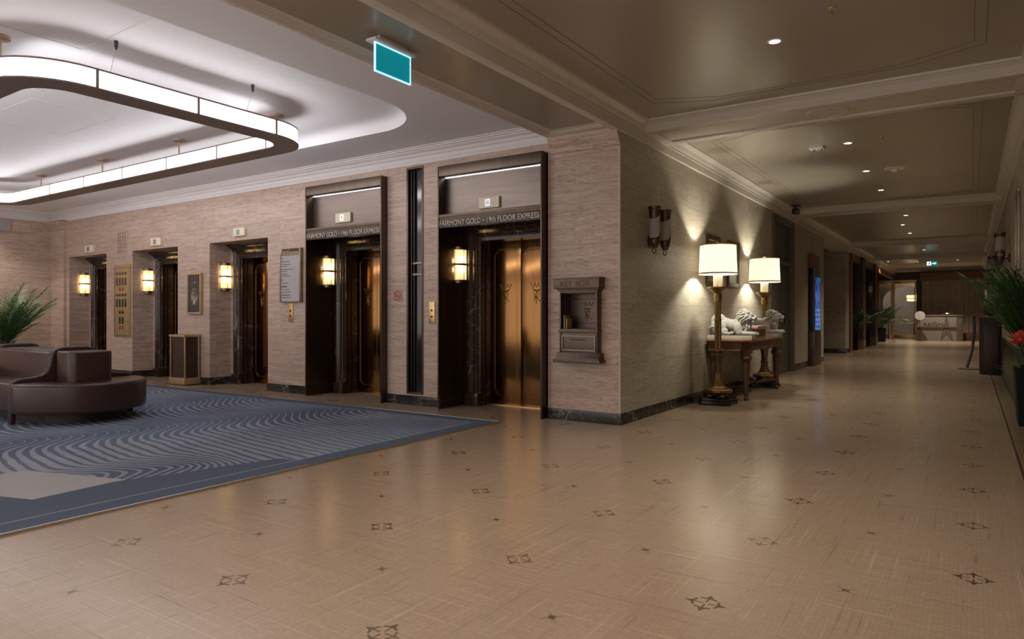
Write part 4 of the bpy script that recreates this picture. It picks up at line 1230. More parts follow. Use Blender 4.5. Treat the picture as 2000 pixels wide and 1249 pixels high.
for x, y in ((-9.6, -1.75), (-7.58, -1.75), (-5.55, -1.75), (-3.53, -1.75), (-3.55, -4.47), (-5.55, -4.47), (-7.58, -4.47), (-9.6, -4.47)):
    mb = MB(); mb.tube([(x, y, zt-.01), (x, y, ZU-.02)], .011, 8); q = build('rod', mb, 'copper', r, True)
    mb = MB(); mb.lathe([(.065, ZU-.035), (.075, ZU-.03), (.075, ZU)], (x, y), 20); build('rod_canopy', mb, 'copper', q, True)
for x, y in ((-2.86, -3.88), (-2.86, -2.55)):
    mb = MB(); mb.tube([(x-.1, y, zt-.004), (x, y, ZU-.05)], .0025, 5); q = build('cable', mb, 'silver', r, True)
    mb = MB(); mb.lathe([(.006, ZU-.075), (.014, ZU-.05), (.016, ZU)], (x, y), 10); build('cable_grip', mb, 'ink', q, True)

# ------------------------------------------------------------------ exit signs
r = thing('exit_sign', 'glowing teal exit panel hanging under the beam near the lobby', 'exit sign', (-.46, -3.07, 2.99))
mb = MB(); mb.box(-.515, -.415, -3.275, -2.83, 3.197, 3.216); mb.box(-.48, -.45, -3.2, -2.9, 3.21, ZB+.036); build('mount_plate', mb, 'cornice', r, True, .004)
mb = MB(); mb.box(-.463, -.457, -3.235, -2.865, 2.99, 3.197); build('teal_panel', mb, 'exit', r, True)
mb = MB()
for a in ((-3.243, -3.233, 2.984, 3.197), (-2.867, -2.857, 2.984, 3.197), (-3.243, -2.857, 2.980, 2.990), (-3.243, -2.857, 3.187, 3.197)): mb.box(-.466, -.454, a[0], a[1], a[2], a[3])
build('lit_edge', mb, 'exit_edge', r, True)
r = thing('exit_sign', 'small running-man exit sign far down the corridor ceiling', 'exit sign', (1.99, 21.9, 2.95))
mb = MB(); mb.box(1.827, 2.157, 21.89, 21.91, 2.95, 3.11); p = build('lit_panel', mb, 'exit', r, True)
mb = MB(); mb.box(1.837, 1.967, 21.885, 21.892, 2.965, 3.095); build('white_field', mb, 'exit_white', p, True)
mb = MB(); yq = (21.878, 21.886)
mb.prism([(1.885, 2.97), (1.90, 2.97), (1.915, 3.01), (1.935, 2.985), (1.945, 2.993), (1.925, 3.03), (1.935, 3.05), (1.955, 3.045), (1.955, 3.055), (1.925, 3.065), (1.895, 3.06), (1.875, 3.035), (1.885, 3.03), (1.90, 3.045), (1.905, 3.03)], 'y', *yq); mb.prism([(1.915+.011*math.cos(t*PI/4), 3.08+.011*math.sin(t*PI/4)) for t in range(8)], 'y', *yq)
build('running_figure', mb, 'ink', p, True)
mb = MB(); mb.prism([(1.99, 3.02), (2.06, 3.02), (2.06, 2.99), (2.13, 3.03), (2.06, 3.07), (2.06, 3.04), (1.99, 3.04)], 'y', 21.878, 21.89); build('arrow', mb, 'exit_white', p, True)
mb = MB(); mb.tube([(1.99, 21.9, 3.11), (1.99, 21.9, ZC)], .012); mb.lathe([(.06, ZC-.02), (.06, ZC)], (1.99, 21.9), 14); build('drop_rod', mb, 'cornice', r, True)

# ------------------------------------------------------------------ ceiling fittings
def make_downlight():
    r = thing('downlight', 'x', 'downlight')
    mb = MB(); mb.lathe([(.040, -.001), (.045, -.006), (.058, -.006), (.062, 0)], (0, 0), 20); build('trim_ring', mb, 'cornice', r)
    mb = MB(); mb.lathe([(.0, -.0015), (.041, -.0015), (.041, .0)], (0, 0), 20); build('lamp', mb, 'downlight', r)
    return r
DL = [(1.84, -1.06, 'lit downlight in the ceiling bay nearest the camera'), (1.84, 2.9, 'lit downlight beside the small boxed ceiling device'), (1.82, 4.95, 'lit downlight beside the round smoke detector'),
      (1.83, 6.9, 'lit downlight just before the beam with the small camera'), (1.95, 10.7, 'first lit downlight beyond the beam with the camera'), (1.76, 12.5, 'second lit downlight beyond the beam with the camera'),
      (1.78, 14.6, 'lit downlight level with the stone pier down the corridor'), (1.80, 18.2, 'lit downlight level with the first wooden pier'), (1.82, 20.4, 'lit downlight just before the far exit sign'), (.55, -2.95, 'lit downlight cut by the top edge of the photo'),
      (.3, 25.5, 'lit downlight above the far potted palms'), (1.3, 26.2, 'lit downlight beyond the far exit sign'), (2.7, 26.2, 'lit downlight over the far curtain end')]
dl = make_downlight()
for i, (x, y, lb) in enumerate(DL):
    o = dl if i == 0 else copy_tree(dl)
    place(o, (x, y, ZC), 0, lb, 'round downlights in the corridor ceiling')
mb = MB(); mb.lathe([(0, -.014), (.17, -.014), (.172, -.02), (.20, -.018), (.21, 0)], (0, 0), 36)
for v in mb.bm.verts: v.co += Vector((1.92, .895, ZX+.022))
solo('ceiling_speaker', mb, 'beam', 'large round speaker disc under the nearest ceiling beam', 'speaker')
r = thing('smoke_detector', 'round smoke detector on a wide plate in the second ceiling bay', 'smoke detector', (2.2, 4.97, ZC-.06))
mb = MB(); mb.lathe([(.14, ZC-.012), (.15, ZC)], (2.2, 4.97), 28); build('plate', mb, 'cornice', r, True)
mb = MB(); mb.lathe([(.0, ZC-.06), (.035, ZC-.058), (.05, ZC-.04), (.055, ZC-.01)], (2.2, 4.97), 20); build('sensor_head', mb, 'cornice', r, True)
r = thing('ceiling_device', 'small boxed device with two lamps on the second ceiling bay', 'ceiling device', (1.46, 2.93, ZC-.035))
mb = MB(); mb.box(1.38, 1.55, 2.86, 3.0, ZC-.03, ZC); build('housing', mb, 'cornice', r, True, .005)
for x in (1.42, 1.51):
    mb = MB(); mb.lathe([(.018, ZC-.05), (.026, ZC-.03)], (x, 2.93), 12); build('lens', mb, 'silver', r, True)
for x, y, lb in ((2.32, -1.45, 'small sprinkler head in the nearest ceiling bay'), (2.25, 2.75, 'small sprinkler head beside the second downlight')):
    r = thing('sprinkler_head', lb, 'sprinkler', (x, y, ZC-.05), 0, 'ceiling sprinkler heads')
    mb = MB(); mb.lathe([(.03, ZC-.006), (.034, ZC)], (x, y), 14); build('escutcheon', mb, 'silver', r, True)
    mb = MB(); mb.tube([(x, y, ZC), (x, y, ZC-.045)], .008, 8); mb.lathe([(.022, ZC-.05), (.022, ZC-.046)], (x, y), 12); build('deflector', mb, 'gold', r, True)
r = thing('security_camera', 'small black camera hanging from the ceiling corner by the second beam', 'camera', (.20, 7.9, ZC-.17))
mb = MB(); mb.box(.13, .30, 7.82, 7.98, ZC-.02, ZC); mb.tube([(.2, 7.9, ZC-.02), (.2, 7.9, ZC-.08)], .02); build('bracket', mb, 'black', r, True)
mb = MB(); mb.box(.15, .27, 7.80, 8.0, ZC-.17, ZC-.07); build('housing', mb, 'black', r, True, .01)
mb = MB(); mb.lathe([(.0, ZU-.008), (.17, ZU-.008), (.18, ZU)], (-5.0, -3.75), 32); solo('ceiling_speaker', mb, 'white', 'round white speaker disc inside the ring of light', 'speaker')

# ------------------------------------------------------------------ corridor: twin glass sconces
def make_tube_sconce():
    r = thing('glass_sconce', 'x', 'wall light')          # wall plane is local x=0, looks +x
    mb = MB(); mb.lathe([(.0, 0), (.075, 0), (.075, .012), (.05, .02), (.0, .022)], (0, 0), 20)
    for v in mb.bm.verts: v.co = Vector((v.co.z, v.co.x, v.co.y + 2.08))
    mb.tube([(.02, 0, 2.08), (.10, 0, 2.06), (.12, -.10, 2.05)], .010, 8); mb.tube([(.10, 0, 2.06), (.12, .10, 2.05)], .010, 8)
    build('arm', mb, 'old_bronze', r)
    for s in (-1, 1):
        y = s*.165
        mb = MB(); mb.lathe([(.058, 2.10), (.062, 2.12), (.062, 2.40), (.058, 2.40)], (.13, y), 20); build('glass_tube', mb, 'tube_glass', r)
        mb = MB(); mb.lathe([(.0, 1.985), (.03, 1.99), (.052, 2.03), (.064, 2.10), (.066, 2.14), (.058, 2.14)], (.13, y), 20)
        for v in mb.bm.verts:
            if v.co.z > 2.09: v.co.z += .06 * (v.co.y - y) / .066
        cu = build('cup', mb, 'old_bronze', r)
        mb = MB(); mb.lathe([(.058, 2.36), (.064, 2.37), (.064, 2.43), (.074, 2.44), (.074, 2.465), (.0, 2.467)], (.13, y), 20)
        for v in mb.bm.verts:
            if v.co.z < 2.375: v.co.z += .05 * (v.co.y - y) / .066
        build('top_cap', mb, 'old_bronze', r)
        pts = [(.13 + .03*math.cos(t)*(1-t/14), y, 1.975 + .04*math.sin(t)*(1-t/14) - .02) for t in [PI/2 + k*.5 for k in range(13)]]
        mb = MB(); mb.tube(pts, .007, 6); build('scroll', mb, 'old_bronze', cu)
    return r
gs = make_tube_sconce()
place(gs, (0, .80, -.02), 0, 'unlit twin glass tube sconce on the wall before the lamps', 'twin glass tube sconces')
for y, lb in ((6.3, 'twin glass tube sconce on the far-side wall, above the palm fronds'), (11.4, 'twin glass tube sconce on the far-side wall, second from the palm'), (16.8, 'twin glass tube sconce on the far-side wall, third from the palm')):
    place(copy_tree(gs), (XR, y, 0), PI, lb, 'twin glass tube sconces')
place(copy_tree(gs), (-.02, 21.05, -.1), 0, 'small twin glass sconce between the wooden piers', 'twin glass tube sconces')
# framed mirrors on the right wall
for y0, y1, z0, z1, lb in ((3.45, 4.1, 1.75, 2.75, 'tall bronze mirror frame on the wall above the palm'), (9.2, 10.6, 1.5, 2.8, 'tall bronze mirror frame behind the lectern')):
    r = thing('wall_mirror', lb, 'mirror', (XR, (y0+y1)/2, z0), 0, 'bronze framed mirrors')
    mb = MB(); mb.box(XR-.035, XR, y0, y0+.05, z0, z1); mb.box(XR-.035, XR, y1-.05, y1, z0, z1); mb.box(XR-.035, XR, y0, y1, z0, z0+.05); mb.box(XR-.035, XR, y0, y1, z1-.05, z1); build('frame', mb, 'bronze_light', r, True, .004)
    mb = MB(); mb.box(XR-.015, XR-.005, y0+.04, y1-.04, z0+.04, z1-.04); build('mirror_glass', mb, 'dark_glass', r, True)

# ------------------------------------------------------------------ pictures on the corridor wall
for y0, y1, lb in ((2.84, 3.46, 'framed print half hidden by the nearer lampshade'), (3.88, 4.49, 'framed print between the two lampshades')):
    r = thing('framed_print', lb, 'picture', (0, (y0+y1)/2, 1.625), 0, 'framed prints over the console table')
    z0, z1 = 1.625, 2.36
    mb = MB()
    for a in ((y0, y1, z0, z0+.07), (y0, y1, z1-.07, z1), (y0, y0+.07, z0, z1), (y1-.07, y1, z0, z1)): mb.box(.003, .035, a[0], a[1], a[2], a[3])
    build('frame', mb, 'gilt_dark', r, True, .006)
    mb = MB()
    for a in ((y0+.06, y1-.06, z0+.06, z0+.08), (y0+.06, y1-.06, z1-.08, z1-.06), (y0+.06, y0+.08, z0+.06, z1-.06), (y1-.08, y1-.06, z0+.06, z1-.06)): mb.box(.003, .030, a[0], a[1], a[2], a[3])
    build('slip', mb, 'mat_board', r, True)
    mb = MB(); mb.box(.003, .016, y0+.07, y1-.07, z0+.07, z1-.07); build('print', mb, 'painting', r, True)

# ------------------------------------------------------------------ candlestick lamps
def make_lamp():
    r = thing('floor_lamp', 'x', 'floor lamp')
    mb = MB()
    tri = []
    for k in range(4):
        a = PI/4 + k*PI/2
        for da, rr in ((-.5, .20), (-.16, .27), (.16, .27), (.5, .20)): tri.append((rr*math.cos(a+da), rr*math.sin(a+da)))
    mb.prism(tri, 'z', .0, .05); mb.prism([(x*.93, y*.93) for x, y in tri], 'z', .05, .085); build('base_plinth', mb, 'black', r, bevel=.006)
    for k in range(4):
        a = PI/4 + k*PI/2
        mb = MB(); mb.ball((.12*math.cos(a), .12*math.sin(a), .115), (.04, .04, .036)); build('claw_foot', mb, 'gilt', r)
    mb = MB(); mb.lathe([(.11, .145), (.17, .152), (.188, .168), (.19, .198), (.178, .208), (.15, .214), (.115, .226), (.10, .24)], seg=32); build('base_bowl', mb, 'gilt', r)
    mb = MB(); mb.lathe([(.108, .232), (.09, .262), (.07, .30), (.058, .35), (.053, .398), (.066, .403), (.068, .424), (.055, .43)], seg=36, flute=.10, nfl=12); build('flared_foot', mb, 'gilt', r)
    mb = MB(); mb.lathe([(.048, .42), (.050, .50), (.060, .60), (.072, .66), (.070, .69), (.058, .70)], seg=28); mb.lathe([(.072, .635), (.088, .645), (.088, .662), (.072, .67)], seg=28); build('vase', mb, 'gilt_dark', r)
    mb = MB(); mb.lathe([(.066, .70), (.082, .712), (.082, .728), (.05, .738)], seg=24); mb.lathe([(.04, 1.12), (.052, 1.125), (.052, 1.138), (.04, 1.145)], seg=24); mb.lathe([(.04, 1.37), (.054, 1.375), (.05, 1.395), (.055, 1.42), (.048, 1.47), (.045, 1.49)], seg=24); build('collar', mb, 'gilt', r)
    mb = MB(); mb.lathe([(.044, .73), (.045, 1.12), (.042, 1.14), (.042, 1.38)], seg=72, flute=.17, nfl=12); build('fluted_column', mb, 'gilt', r)
    mb = MB(); mb.lathe([(.045, 1.485), (.07, 1.50), (.105, 1.53), (.13, 1.55), (.138, 1.56), (.138, 1.572), (.0, 1.573)], seg=32, flute=.03, nfl=16); build('drip_pan', mb, 'gilt', r)
    mb = MB(); mb.lathe([(.061, 1.57), (.062, 1.715), (.055, 1.725), (.0, 1.727)], seg=24); build('candle', mb, 'wax', r)
    mb = MB(); mb.tube([(0, 0, 1.72), (0, 0, 2.13)], .009, 8); mb.ball((0, 0, 2.155), (.03, .03, .014)); mb.tube([(0, 0, 2.13), (0, 0, 2.15)], .006, 6)
    for k in range(3):
        a = k*2*PI/3; mb.tube([(0, 0, 2.128), (.232*math.cos(a), .232*math.sin(a), 2.128)], .003, 5)
    build('harp', mb, 'wax', r)
    mb = MB(); mb.lathe([(.250, 1.745), (.234, 2.132), (.232, 2.132), (.248, 1.745), (.250, 1.745)], seg=40); s_ = build('lamp_shade', mb, 'shade', r)
    mb = MB(); mb.lathe([(.2505, 1.741), (.2535, 1.741), (.2530, 1.762), (.2500, 1.762), (.2505, 1.741)], seg=40); build('shade_binding', mb, 'shade_trim', s_); mb = MB(); mb.lathe([(.234, 2.126), (.2365, 2.126), (.236, 2.137), (.2335, 2.137), (.234, 2.126)], seg=40); build('shade_binding', mb, 'shade_trim', s_)
    return r
lp = make_lamp()
LAMPS = [(.33, 2.36), (.29, 5.02)]
place(lp, (*LAMPS[0], 0), 0, 'gilt candlestick floor lamp nearest the corner, before the console table', 'gilt candlestick lamps')
place(copy_tree(lp), (*LAMPS[1], 0), 0, 'gilt candlestick floor lamp beyond the console table', 'gilt candlestick lamps')
for x, y in LAMPS: light('lamp_bulb', 'POINT', (x, y, 1.90), 55, (1, .96, .80), .045)

# ------------------------------------------------------------------ console table
r = thing('console_table', 'carved walnut console table with red marble top carrying the lions', 'table', (.32, 3.83, 0))
TX0, TX1, TY0, TY1 = .02, .64, 2.78, 4.88
mb = MB(); c = .10
mb.prism([(TX0, TY0), (TX1-c, TY0), (TX1, TY0+c), (TX1, TY1-c), (TX1-c, TY1), (TX0, TY1)], 'z', .822, .852); build('marble_top', mb, 'red_marble', r, True, .009, seg=3)
mb = MB(); c = .10
mb.prism([(TX0+.03, TY0+.04), (TX1-.03-c, TY0+.04), (TX1-.04, TY0+.04+c), (TX1-.04, TY1-.04-c), (TX1-.04-c, TY1-.04), (TX0+.03, TY1-.04)], 'z', .695, .822)
ap = build('apron', mb, 'walnut', r, True, .004)
mb = MB()
q = [(TX0+.03, TY0+.04), (TX1-.04-c, TY0+.04), (TX1-.04, TY0+.04+c), (TX1-.04, TY1-.04-c), (TX1-.04-c, TY1-.04), (TX0+.03, TY1-.04)]
for a, b_ in zip(q[:-1], q[1:]): mb.tube([(*a, .70), (*b_, .70)], .008, 6); mb.tube([(*a, .815), (*b_, .815)], .006, 6)
build('gilt_edge', mb, 'gilt_dark', ap, True)
mb = MB()
for dy, z, rx, rz in ((0, .70, .10, .05), (-.09, .69, .045, .04), (.09, .69, .045, .04), (0, .62, .07, .06), (-.05, .60, .04, .05), (.05, .60, .04, .05), (0, .54, .045, .05), (0, .49, .025, .04)):
    mb.ball((TX1-.05, 3.83+dy, z), (.03, rx, rz))
build('cartouche', mb, 'walnut', ap, True)
for x, y in ((.545, 2.935), (.545, 4.735), (.09, 2.935), (.09, 4.735)):
    mb = MB()
    mb.lathe([(.02, .0), (.032, .012), (.034, .035), (.022, .052), (.026, .065), (.036, .09), (.038, .10), (.036, .14), (.048, .45), (.055, .53), (.045, .55), (.07, .575), (.078, .60), (.06, .62), (.066, .66), (.08, .68), (.08, .70)], (x, y), 24, flute=.06, nfl=8)
    lg = build('leg', mb, 'walnut', r, True)
    mb = MB()
    for k in range(8):
        a = k*PI/4; mb.ball((x+.066*math.cos(a), y+.066*math.sin(a), .595), (.018, .018, .03), None, 8, 6)
    build('leg_carving', mb, 'gilt_dark', lg, True)
mb = MB()
for a, b_ in (((.545, 2.935), (.32, 3.35)), ((.09, 2.935), (.32, 3.35)), ((.32, 3.35), (.32, 4.32)), ((.32, 4.32), (.545, 4.735)), ((.32, 4.32), (.09, 4.735))):
    mb.tube([(*a, .13), ((a[0]+b_[0])/2, (a[1]+b_[1])/2, .155), (*b_, .15)], .024, 8)
mb.ball((.32, 3.83, .18), (.07, .07, .05))
build('stretcher', mb, 'walnut', r, True)

# ------------------------------------------------------------------ lions
def make_lion():
    r = thing('lion_statue', 'x', 'statue')
    mb = MB(); mb.box(.0, .63, -.115, .115, 0, .055); build('base_slab', mb, 'plaster', r, bevel=.006)
    ROT = lambda a: Matrix.Rotation(a, 3, 'Y')
    def G(mb, items):
        for it in items:
            c, rr = it[0], it[1]; a = it[2] if len(it) > 2 else 0
            mb.ball((c[0], c[1], c[2]+.055), rr, ROT(a), 14, 10)
    b = MB()
    body = [((.135, 0, .185), (.12, .088, .125)), ((.24, 0, .165), (.13, .078, .085), .25), ((.35, 0, .145), (.13, .078, .085)), ((.44, 0, .15), (.11, .088, .115)), ((.50, 0, .20), (.085, .08, .12), -.3)]
    for s in (-1, 1):
        body += [((.15, s*.075, .115), (.115, .045, .10), .5), ((.22, s*.088, .055), (.075, .034, .05), -.3), ((.25, s*.092, .026), (.085, .030, .026)), ((.325, s*.092, .024), (.035, .034, .024)),
                 ((.43, s*.078, .095), (.065, .042, .085), -.4), ((.45, s*.082, .045), (.06, .036, .045)), ((.53, s*.078, .032), (.11, .032, .030)), ((.625, s*.078, .028), (.048, .040, .030))]
        for k in (-1, 0, 1): body.append(((.662, s*.078+k*.02, .022), (.016, .011, .018)))
    hx, hy, hz = .572, -.018, .272
    body += [((hx, hy, hz), (.058, .056, .060)), ((hx+.052, hy-.018, hz-.026), (.040, .036, .027), .1),
             ((hx+.072, hy-.045, hz-.034), (.024, .020, .020)), ((hx+.080, hy-.012, hz-.034), (.024, .020, .020)),
             ((hx+.058, hy-.02, hz-.073), (.026, .026, .014), .1), ((hx+.098, hy-.034, hz-.008), (.012, .020, .012)),
             ((hx+.058, hy-.02, hz+.008), (.040, .017, .016), .35), ((hx+.042, hy-.050, hz+.024), (.022, .018, .010), .2), ((hx+.050, hy+.016, hz+.024), (.022, .018, .010), .2),
             ((hx+.046, hy-.054, hz+.008), (.010, .010, .009)), ((hx+.056, hy+.020, hz+.008), (.010, .010, .009)), ((hx+.012, hy-.055, hz-.025), (.03, .016, .028)),
             ((hx-.012, hy-.058, hz+.054), (.018, .014, .026), -.3), ((hx-.008, hy+.056, hz+.054), (.018, .014, .026), -.3)]
    # tail lying along the flank
    for i in range(14):
        t = i/13; body.append(((.03+.30*t, -.10-.015*math.sin(t*PI), .10-.075*t+.05*math.sin(t*2*PI)*(1-t)), (.016, .014, .014)))
    body += [((.35, -.108, .035), (.03, .02, .022))]
    G(b, body)
    o = build('body', b, 'plaster', r)
    rm = o.modifiers.new('remesh', 'REMESH'); rm.mode = 'VOXEL'; rm.voxel_size = .0046; rm.use_smooth_shade = True
    sm = o.modifiers.new('smooth', 'SMOOTH'); sm.iterations = 1; sm.factor = .5
    b = MB(); random.seed(2)
    b.ball((.515, -.005, .055+.235), (.062, .075, .092), ROT(-.2), 14, 10); b.ball((.535, 0, .055+.15), (.05, .072, .08), None, 14, 10)
    F = Vector((.565, -.018, .055+.268)); AX = Vector((.93, -.25, .05)).normalized()
    U = AX.cross(Vector((0, 0, 1))).normalized(); V = U.cross(AX).normalized()
    for k, (nl, rad, back) in enumerate(((15, .064, -.012), (17, .082, .022), (19, .094, .056), (17, .088, .092), (13, .07, .125))):
        for i in range(nl):
            t = 2*PI*(i + .5*(k % 2))/nl + random.uniform(-.08, .08)
            rd = U*math.cos(t) + V*math.sin(t)
            if k > 2 and rd.z < -.3: continue
            p = F - AX*back + rd*rad*(1.18 if rd.z < -.2 else 1)
            d = (rd*.9 - AX*.75 + Vector((0, 0, -.25))).normalized()
            L_ = random.uniform(.026, .036)
            b.ball(p, (L_, .0135, .0125), d.to_track_quat('X', 'Z').to_matrix(), 10, 7)
            b.ball(p + d*L_*.85 + Vector((0, 0, -.006)), (.012, .011, .011), None, 8, 6)
    for i in range(34):
        p = Vector((.575+random.uniform(-.03, .035), random.uniform(-.078, .078), .055+random.uniform(.06, .18)))
        p.x -= abs(p.y)*.5
        b.ball(p, (.013, .013, random.uniform(.024, .034)), Matrix.Rotation(random.uniform(-.5, .5), 3, 'X'), 8, 6)
    o = build('mane', b, 'plaster', r)
    rm = o.modifiers.new('remesh', 'REMESH'); rm.mode = 'VOXEL'; rm.voxel_size = .0042; rm.use_smooth_shade = True
    return r
ln = make_lion()
place(ln, (.015, 2.99, .852), 0, 'reclining stone lion on the console, nearer the corner lamp', 'pair of stone lions')
l2 = copy_tree(ln); place(l2, (.05, 4.42, .852), 0, 'reclining stone lion on the far end of the console', 'pair of stone lions'); l2.scale = (1, -1, 1)
# chest between the lions
r = thing('carved_chest', 'rose brown carved chest on the console between the lions', 'chest', (.35, 3.62, .852))
mb = MB(); mb.box(.10, .58, 3.34, 3.90, .852, .985); bd = build('body', mb, 'rose_wood', r, True, .005)
mb = MB(); mb.box(.08, .60, 3.32, 3.92, .985, 1.0); mb.prism([(3.32, 1.0), (3.40, 1.035), (3.84, 1.035), (3.92, 1.0)], 'x', .08, .60); build('lid', mb, 'rose_wood', r, True, .004)
mb = MB()
for k in range(6):
    mb.ball((.582, 3.40+.088*k, .92), (.01, .03, .045), None, 8, 6); mb.ball((.14+.08*k, 3.338, .92), (.028, .01, .045), None, 8, 6)
build('carving', mb, 'walnut', bd, True)

# ------------------------------------------------------------------ panelled door in the corridor
r = thing('door_3', 'tall grey panelled door with overpanel beyond the far lamp', 'door', (0, 7.75, 0)); r['kind'] = 'structure'
mb = MB()
for y0, y1 in ((6.78, 6.98), (8.52, 8.72)):
    mb.box(-.14, .02, y0, y1, 0, 3.12); mb.box(-.12, .035, y0+.05, y1-.05, 0, 3.12)
mb.box(-.14, .02, 6.78, 8.72, 3.02, 3.14); mb.box(-.14, .01, 6.98, 8.52, 2.22, 2.30)
build('casing', mb, 'greydoor', r, True, .006)
mb = MB(); mb.box(-.13, -.06, 6.98, 8.52, .005, 2.22); lf = build('door_leaf', mb, 'greydoor', r, True)
mb = MB()
for a, b_, c, d in ((7.1, 7.68, .2, 1.0), (7.1, 7.68, 1.15, 2.1), (7.82, 8.4, .2, 1.0), (7.82, 8.4, 1.15, 2.1)):
    for q in ((a, b_, c, c+.03), (a, b_, d-.03, d), (a, a+.03, c, d), (b_-.03, b_, c, d)): mb.box(-.065, -.045, q[0], q[1], q[2], q[3])
build('panel_moulding', mb, 'greydoor', lf, True, .004)
mb = MB(); mb.tube([(-.06, 7.88, 1.0), (.0, 7.88, 1.02), (.0, 7.88, 1.2), (-.06, 7.88, 1.22)], .014); build('handle', mb, 'black', lf, True)
mb = MB(); mb.box(-.13, -.06, 6.98, 8.52, 2.30, 3.02); mb.box(-.062, -.045, 7.1, 8.4, 2.4, 2.43); mb.box(-.062, -.045, 7.1, 8.4, 2.9, 2.93); build('over_panel', mb, 'greydoor', r, True)

# ------------------------------------------------------------------ screen kiosk
r = thing('screen_kiosk', 'tall dark kiosk with blue screen against the corridor wall', 'screen', (.08, 10.8, 0))
mb = MB(); mb.box(.004, .13, 10.3, 11.15, 0, 2.29); bd = build('cabinet', mb, 'black', r, True, .006)
mb = MB(); mb.box(.004, .136, 10.295, 11.155, 0, .78); build('lower_panel', mb, 'bronze_mid', bd, True, .004)
mb = MB(); mb.box(.004, .115, 10.3, 11.08, 2.29, 2.6); build('top_box', mb, 'wood', r, True, .006)
mb = MB(); mb.box(.128, .136, 10.44, 11.06, .84, 2.08); build('screen', mb, 'screen', r, True)
mb = MB(); mb.box(.125, .140, 10.29, 10.31, 0, 2.3); build('bronze_edge', mb, 'bronze_light', bd, True)

# wooden piers along the corridor
for y, lb in ((19.9, 'dark wooden pier nearer the stone pier'), (23.6, 'dark wooden pier nearer the glass doors')):
    r = thing('wood_pier', lb, 'pier', (-.25, y, 0), 0, 'dark wooden piers along the corridor'); r['kind'] = 'structure'
    mb = MB(); mb.box(-.9, .055, y-.30, y+.30, 0, ZW); bd = build('shaft', mb, 'wood_dark', r, True, .004)
    mb = MB(); mb.box(-.9, .075, y-.32, y+.32, 0, .30); mb.box(-.9, .068, y-.31, y+.31, .30, .33); build('base_block', mb, 'wood', bd, True, .004)
    mb = MB(); mb.box(.05, .07, y-.30, y-.24, .33, ZW-.1); mb.box(.05, .07, y+.24, y+.30, .33, ZW-.1); build('edge_bead', mb, 'wood', bd, True)
mb = MB(); mb.box(-.16, -.04, 17.5, 17.8, 0, ZW); struct('trim_12', mb, 'wood')
mb = MB()
for y0, y1 in ((17.5, 19.6), (20.2, 23.3), (23.9, YEND)): mb.box(-.12, -.02, y0, y1, 2.98, ZW+.02); mb.box(-.14, -.0, y0, y1, 2.95, 2.98)
struct('trim_13', mb, 'wood')

# ------------------------------------------------------------------ far end
mb = MB(); pts = []
n = 160
for i in range(n+1):
    x = 1.18 + (XR-.02-1.18)*i/n; y = YEND-.12 + .045*math.sin(i*.82) + .02*math.sin(i*.31)
    pts.append((x, y))
for (a, b_) in zip(pts[:-1], pts[1:]): mb.quad([(*a, .03), (*b_, .03), (*b_, 2.86), (*a, 2.86)])
bmesh.ops.remove_doubles(mb.bm, verts=mb.bm.verts, dist=1e-5)
o = solo('drape', mb, 'curtain', 'long taupe pleated curtain under the wooden pelmet at the far end', 'curtain')
so = o.modifiers.new('thick', 'SOLIDIFY'); so.thickness = .008
mb = MB(); mb.box(2.85, XR, YEND-.6, YEND-.2, .0, .38); solo('low_bench', mb, 'wood', 'low brown bench under the far curtain, beside the stone desk', 'bench', bevel=.02)
# host desk
r = thing('host_desk', 'angular stone host desk with star relief before the far curtain', 'desk', (1.9, 30.2, 0))
mb = MB(); Y0 = 30.0
mb.prism([(1.06, Y0), (2.60, Y0), (2.82, Y0+.28), (2.82, Y0+.7), (1.06, Y0+.7)], 'z', 0, 1.145); bd = build('body', mb, 'desk', r, True)
mb = MB(); mb.prism([(1.04, Y0-.03), (2.61, Y0-.03), (2.85, Y0+.27), (2.85, Y0+.73), (1.04, Y0+.73)], 'z', 1.145, 1.18); build('worktop', mb, 'desk', r, True, .004)
mb = MB(); mb.prism([(1.061, .02), (1.50, .02), (1.22, .60), (1.061, .60)], 'y', Y0-.012, Y0); mb.prism([(1.061, .66), (1.12, .75), (1.25, 1.14), (1.061, 1.14)], 'y', Y0-.012, Y0); build('dark_facet', mb, 'desk_dark', bd, True)
mb = MB(); mb.box(1.10, 2.62, Y0-.05, Y0, .60, .66); build('rail', mb, 'wood', r, True, .006)
tb = face_minus_y(text_fit('REIGN', .76, .145, .003), (1.72, Y0-.004, .75)); lt_ = build('lettering', tb, 'ink', bd, True, smooth=False)
mb = MB(); mb.box(1.71, 1.80, Y0-.006, Y0, .87, .885); build('macron', mb, 'ink', lt_, True)
mb = MB()
star = [(2.22, 1.12), (2.33, .62), (2.36, .33), (2.45, .05), (2.24, .33), (2.23, .36), (2.22, .33), (2.0, .05), (2.09, .33), (2.13, .62)]
mb.prism(star, 'y', Y0-.018, Y0); build('star_relief', mb, 'concrete', bd, True)
mb = MB()
for a, b_ in ((star[0], star[9]), (star[0], star[1]), (star[1], star[3]), (star[9], star[7]), (star[0], star[5])): mb.tube([(a[0], Y0-.019, a[1]), (b_[0], Y0-.019, b_[1])], .008, 5)
build('star_outline', mb, 'ink', bd, True)
# dish on the desk
r = thing('serving_dish', 'silver dish with domed lid on the host desk', 'dish', (2.25, 30.3, 1.18))
mb = MB(); mb.lathe([(.10, 1.18), (.12, 1.20), (.20, 1.225), (.21, 1.235), (.0, 1.235)], (2.25, 30.3), 24); build('tray', mb, 'silver', r, True)
mb = MB(); mb.lathe([(.13, 1.235), (.11, 1.275), (.06, 1.30), (.0, 1.305)], (2.25, 30.3), 24); build('lid', mb, 'silver', r, True)
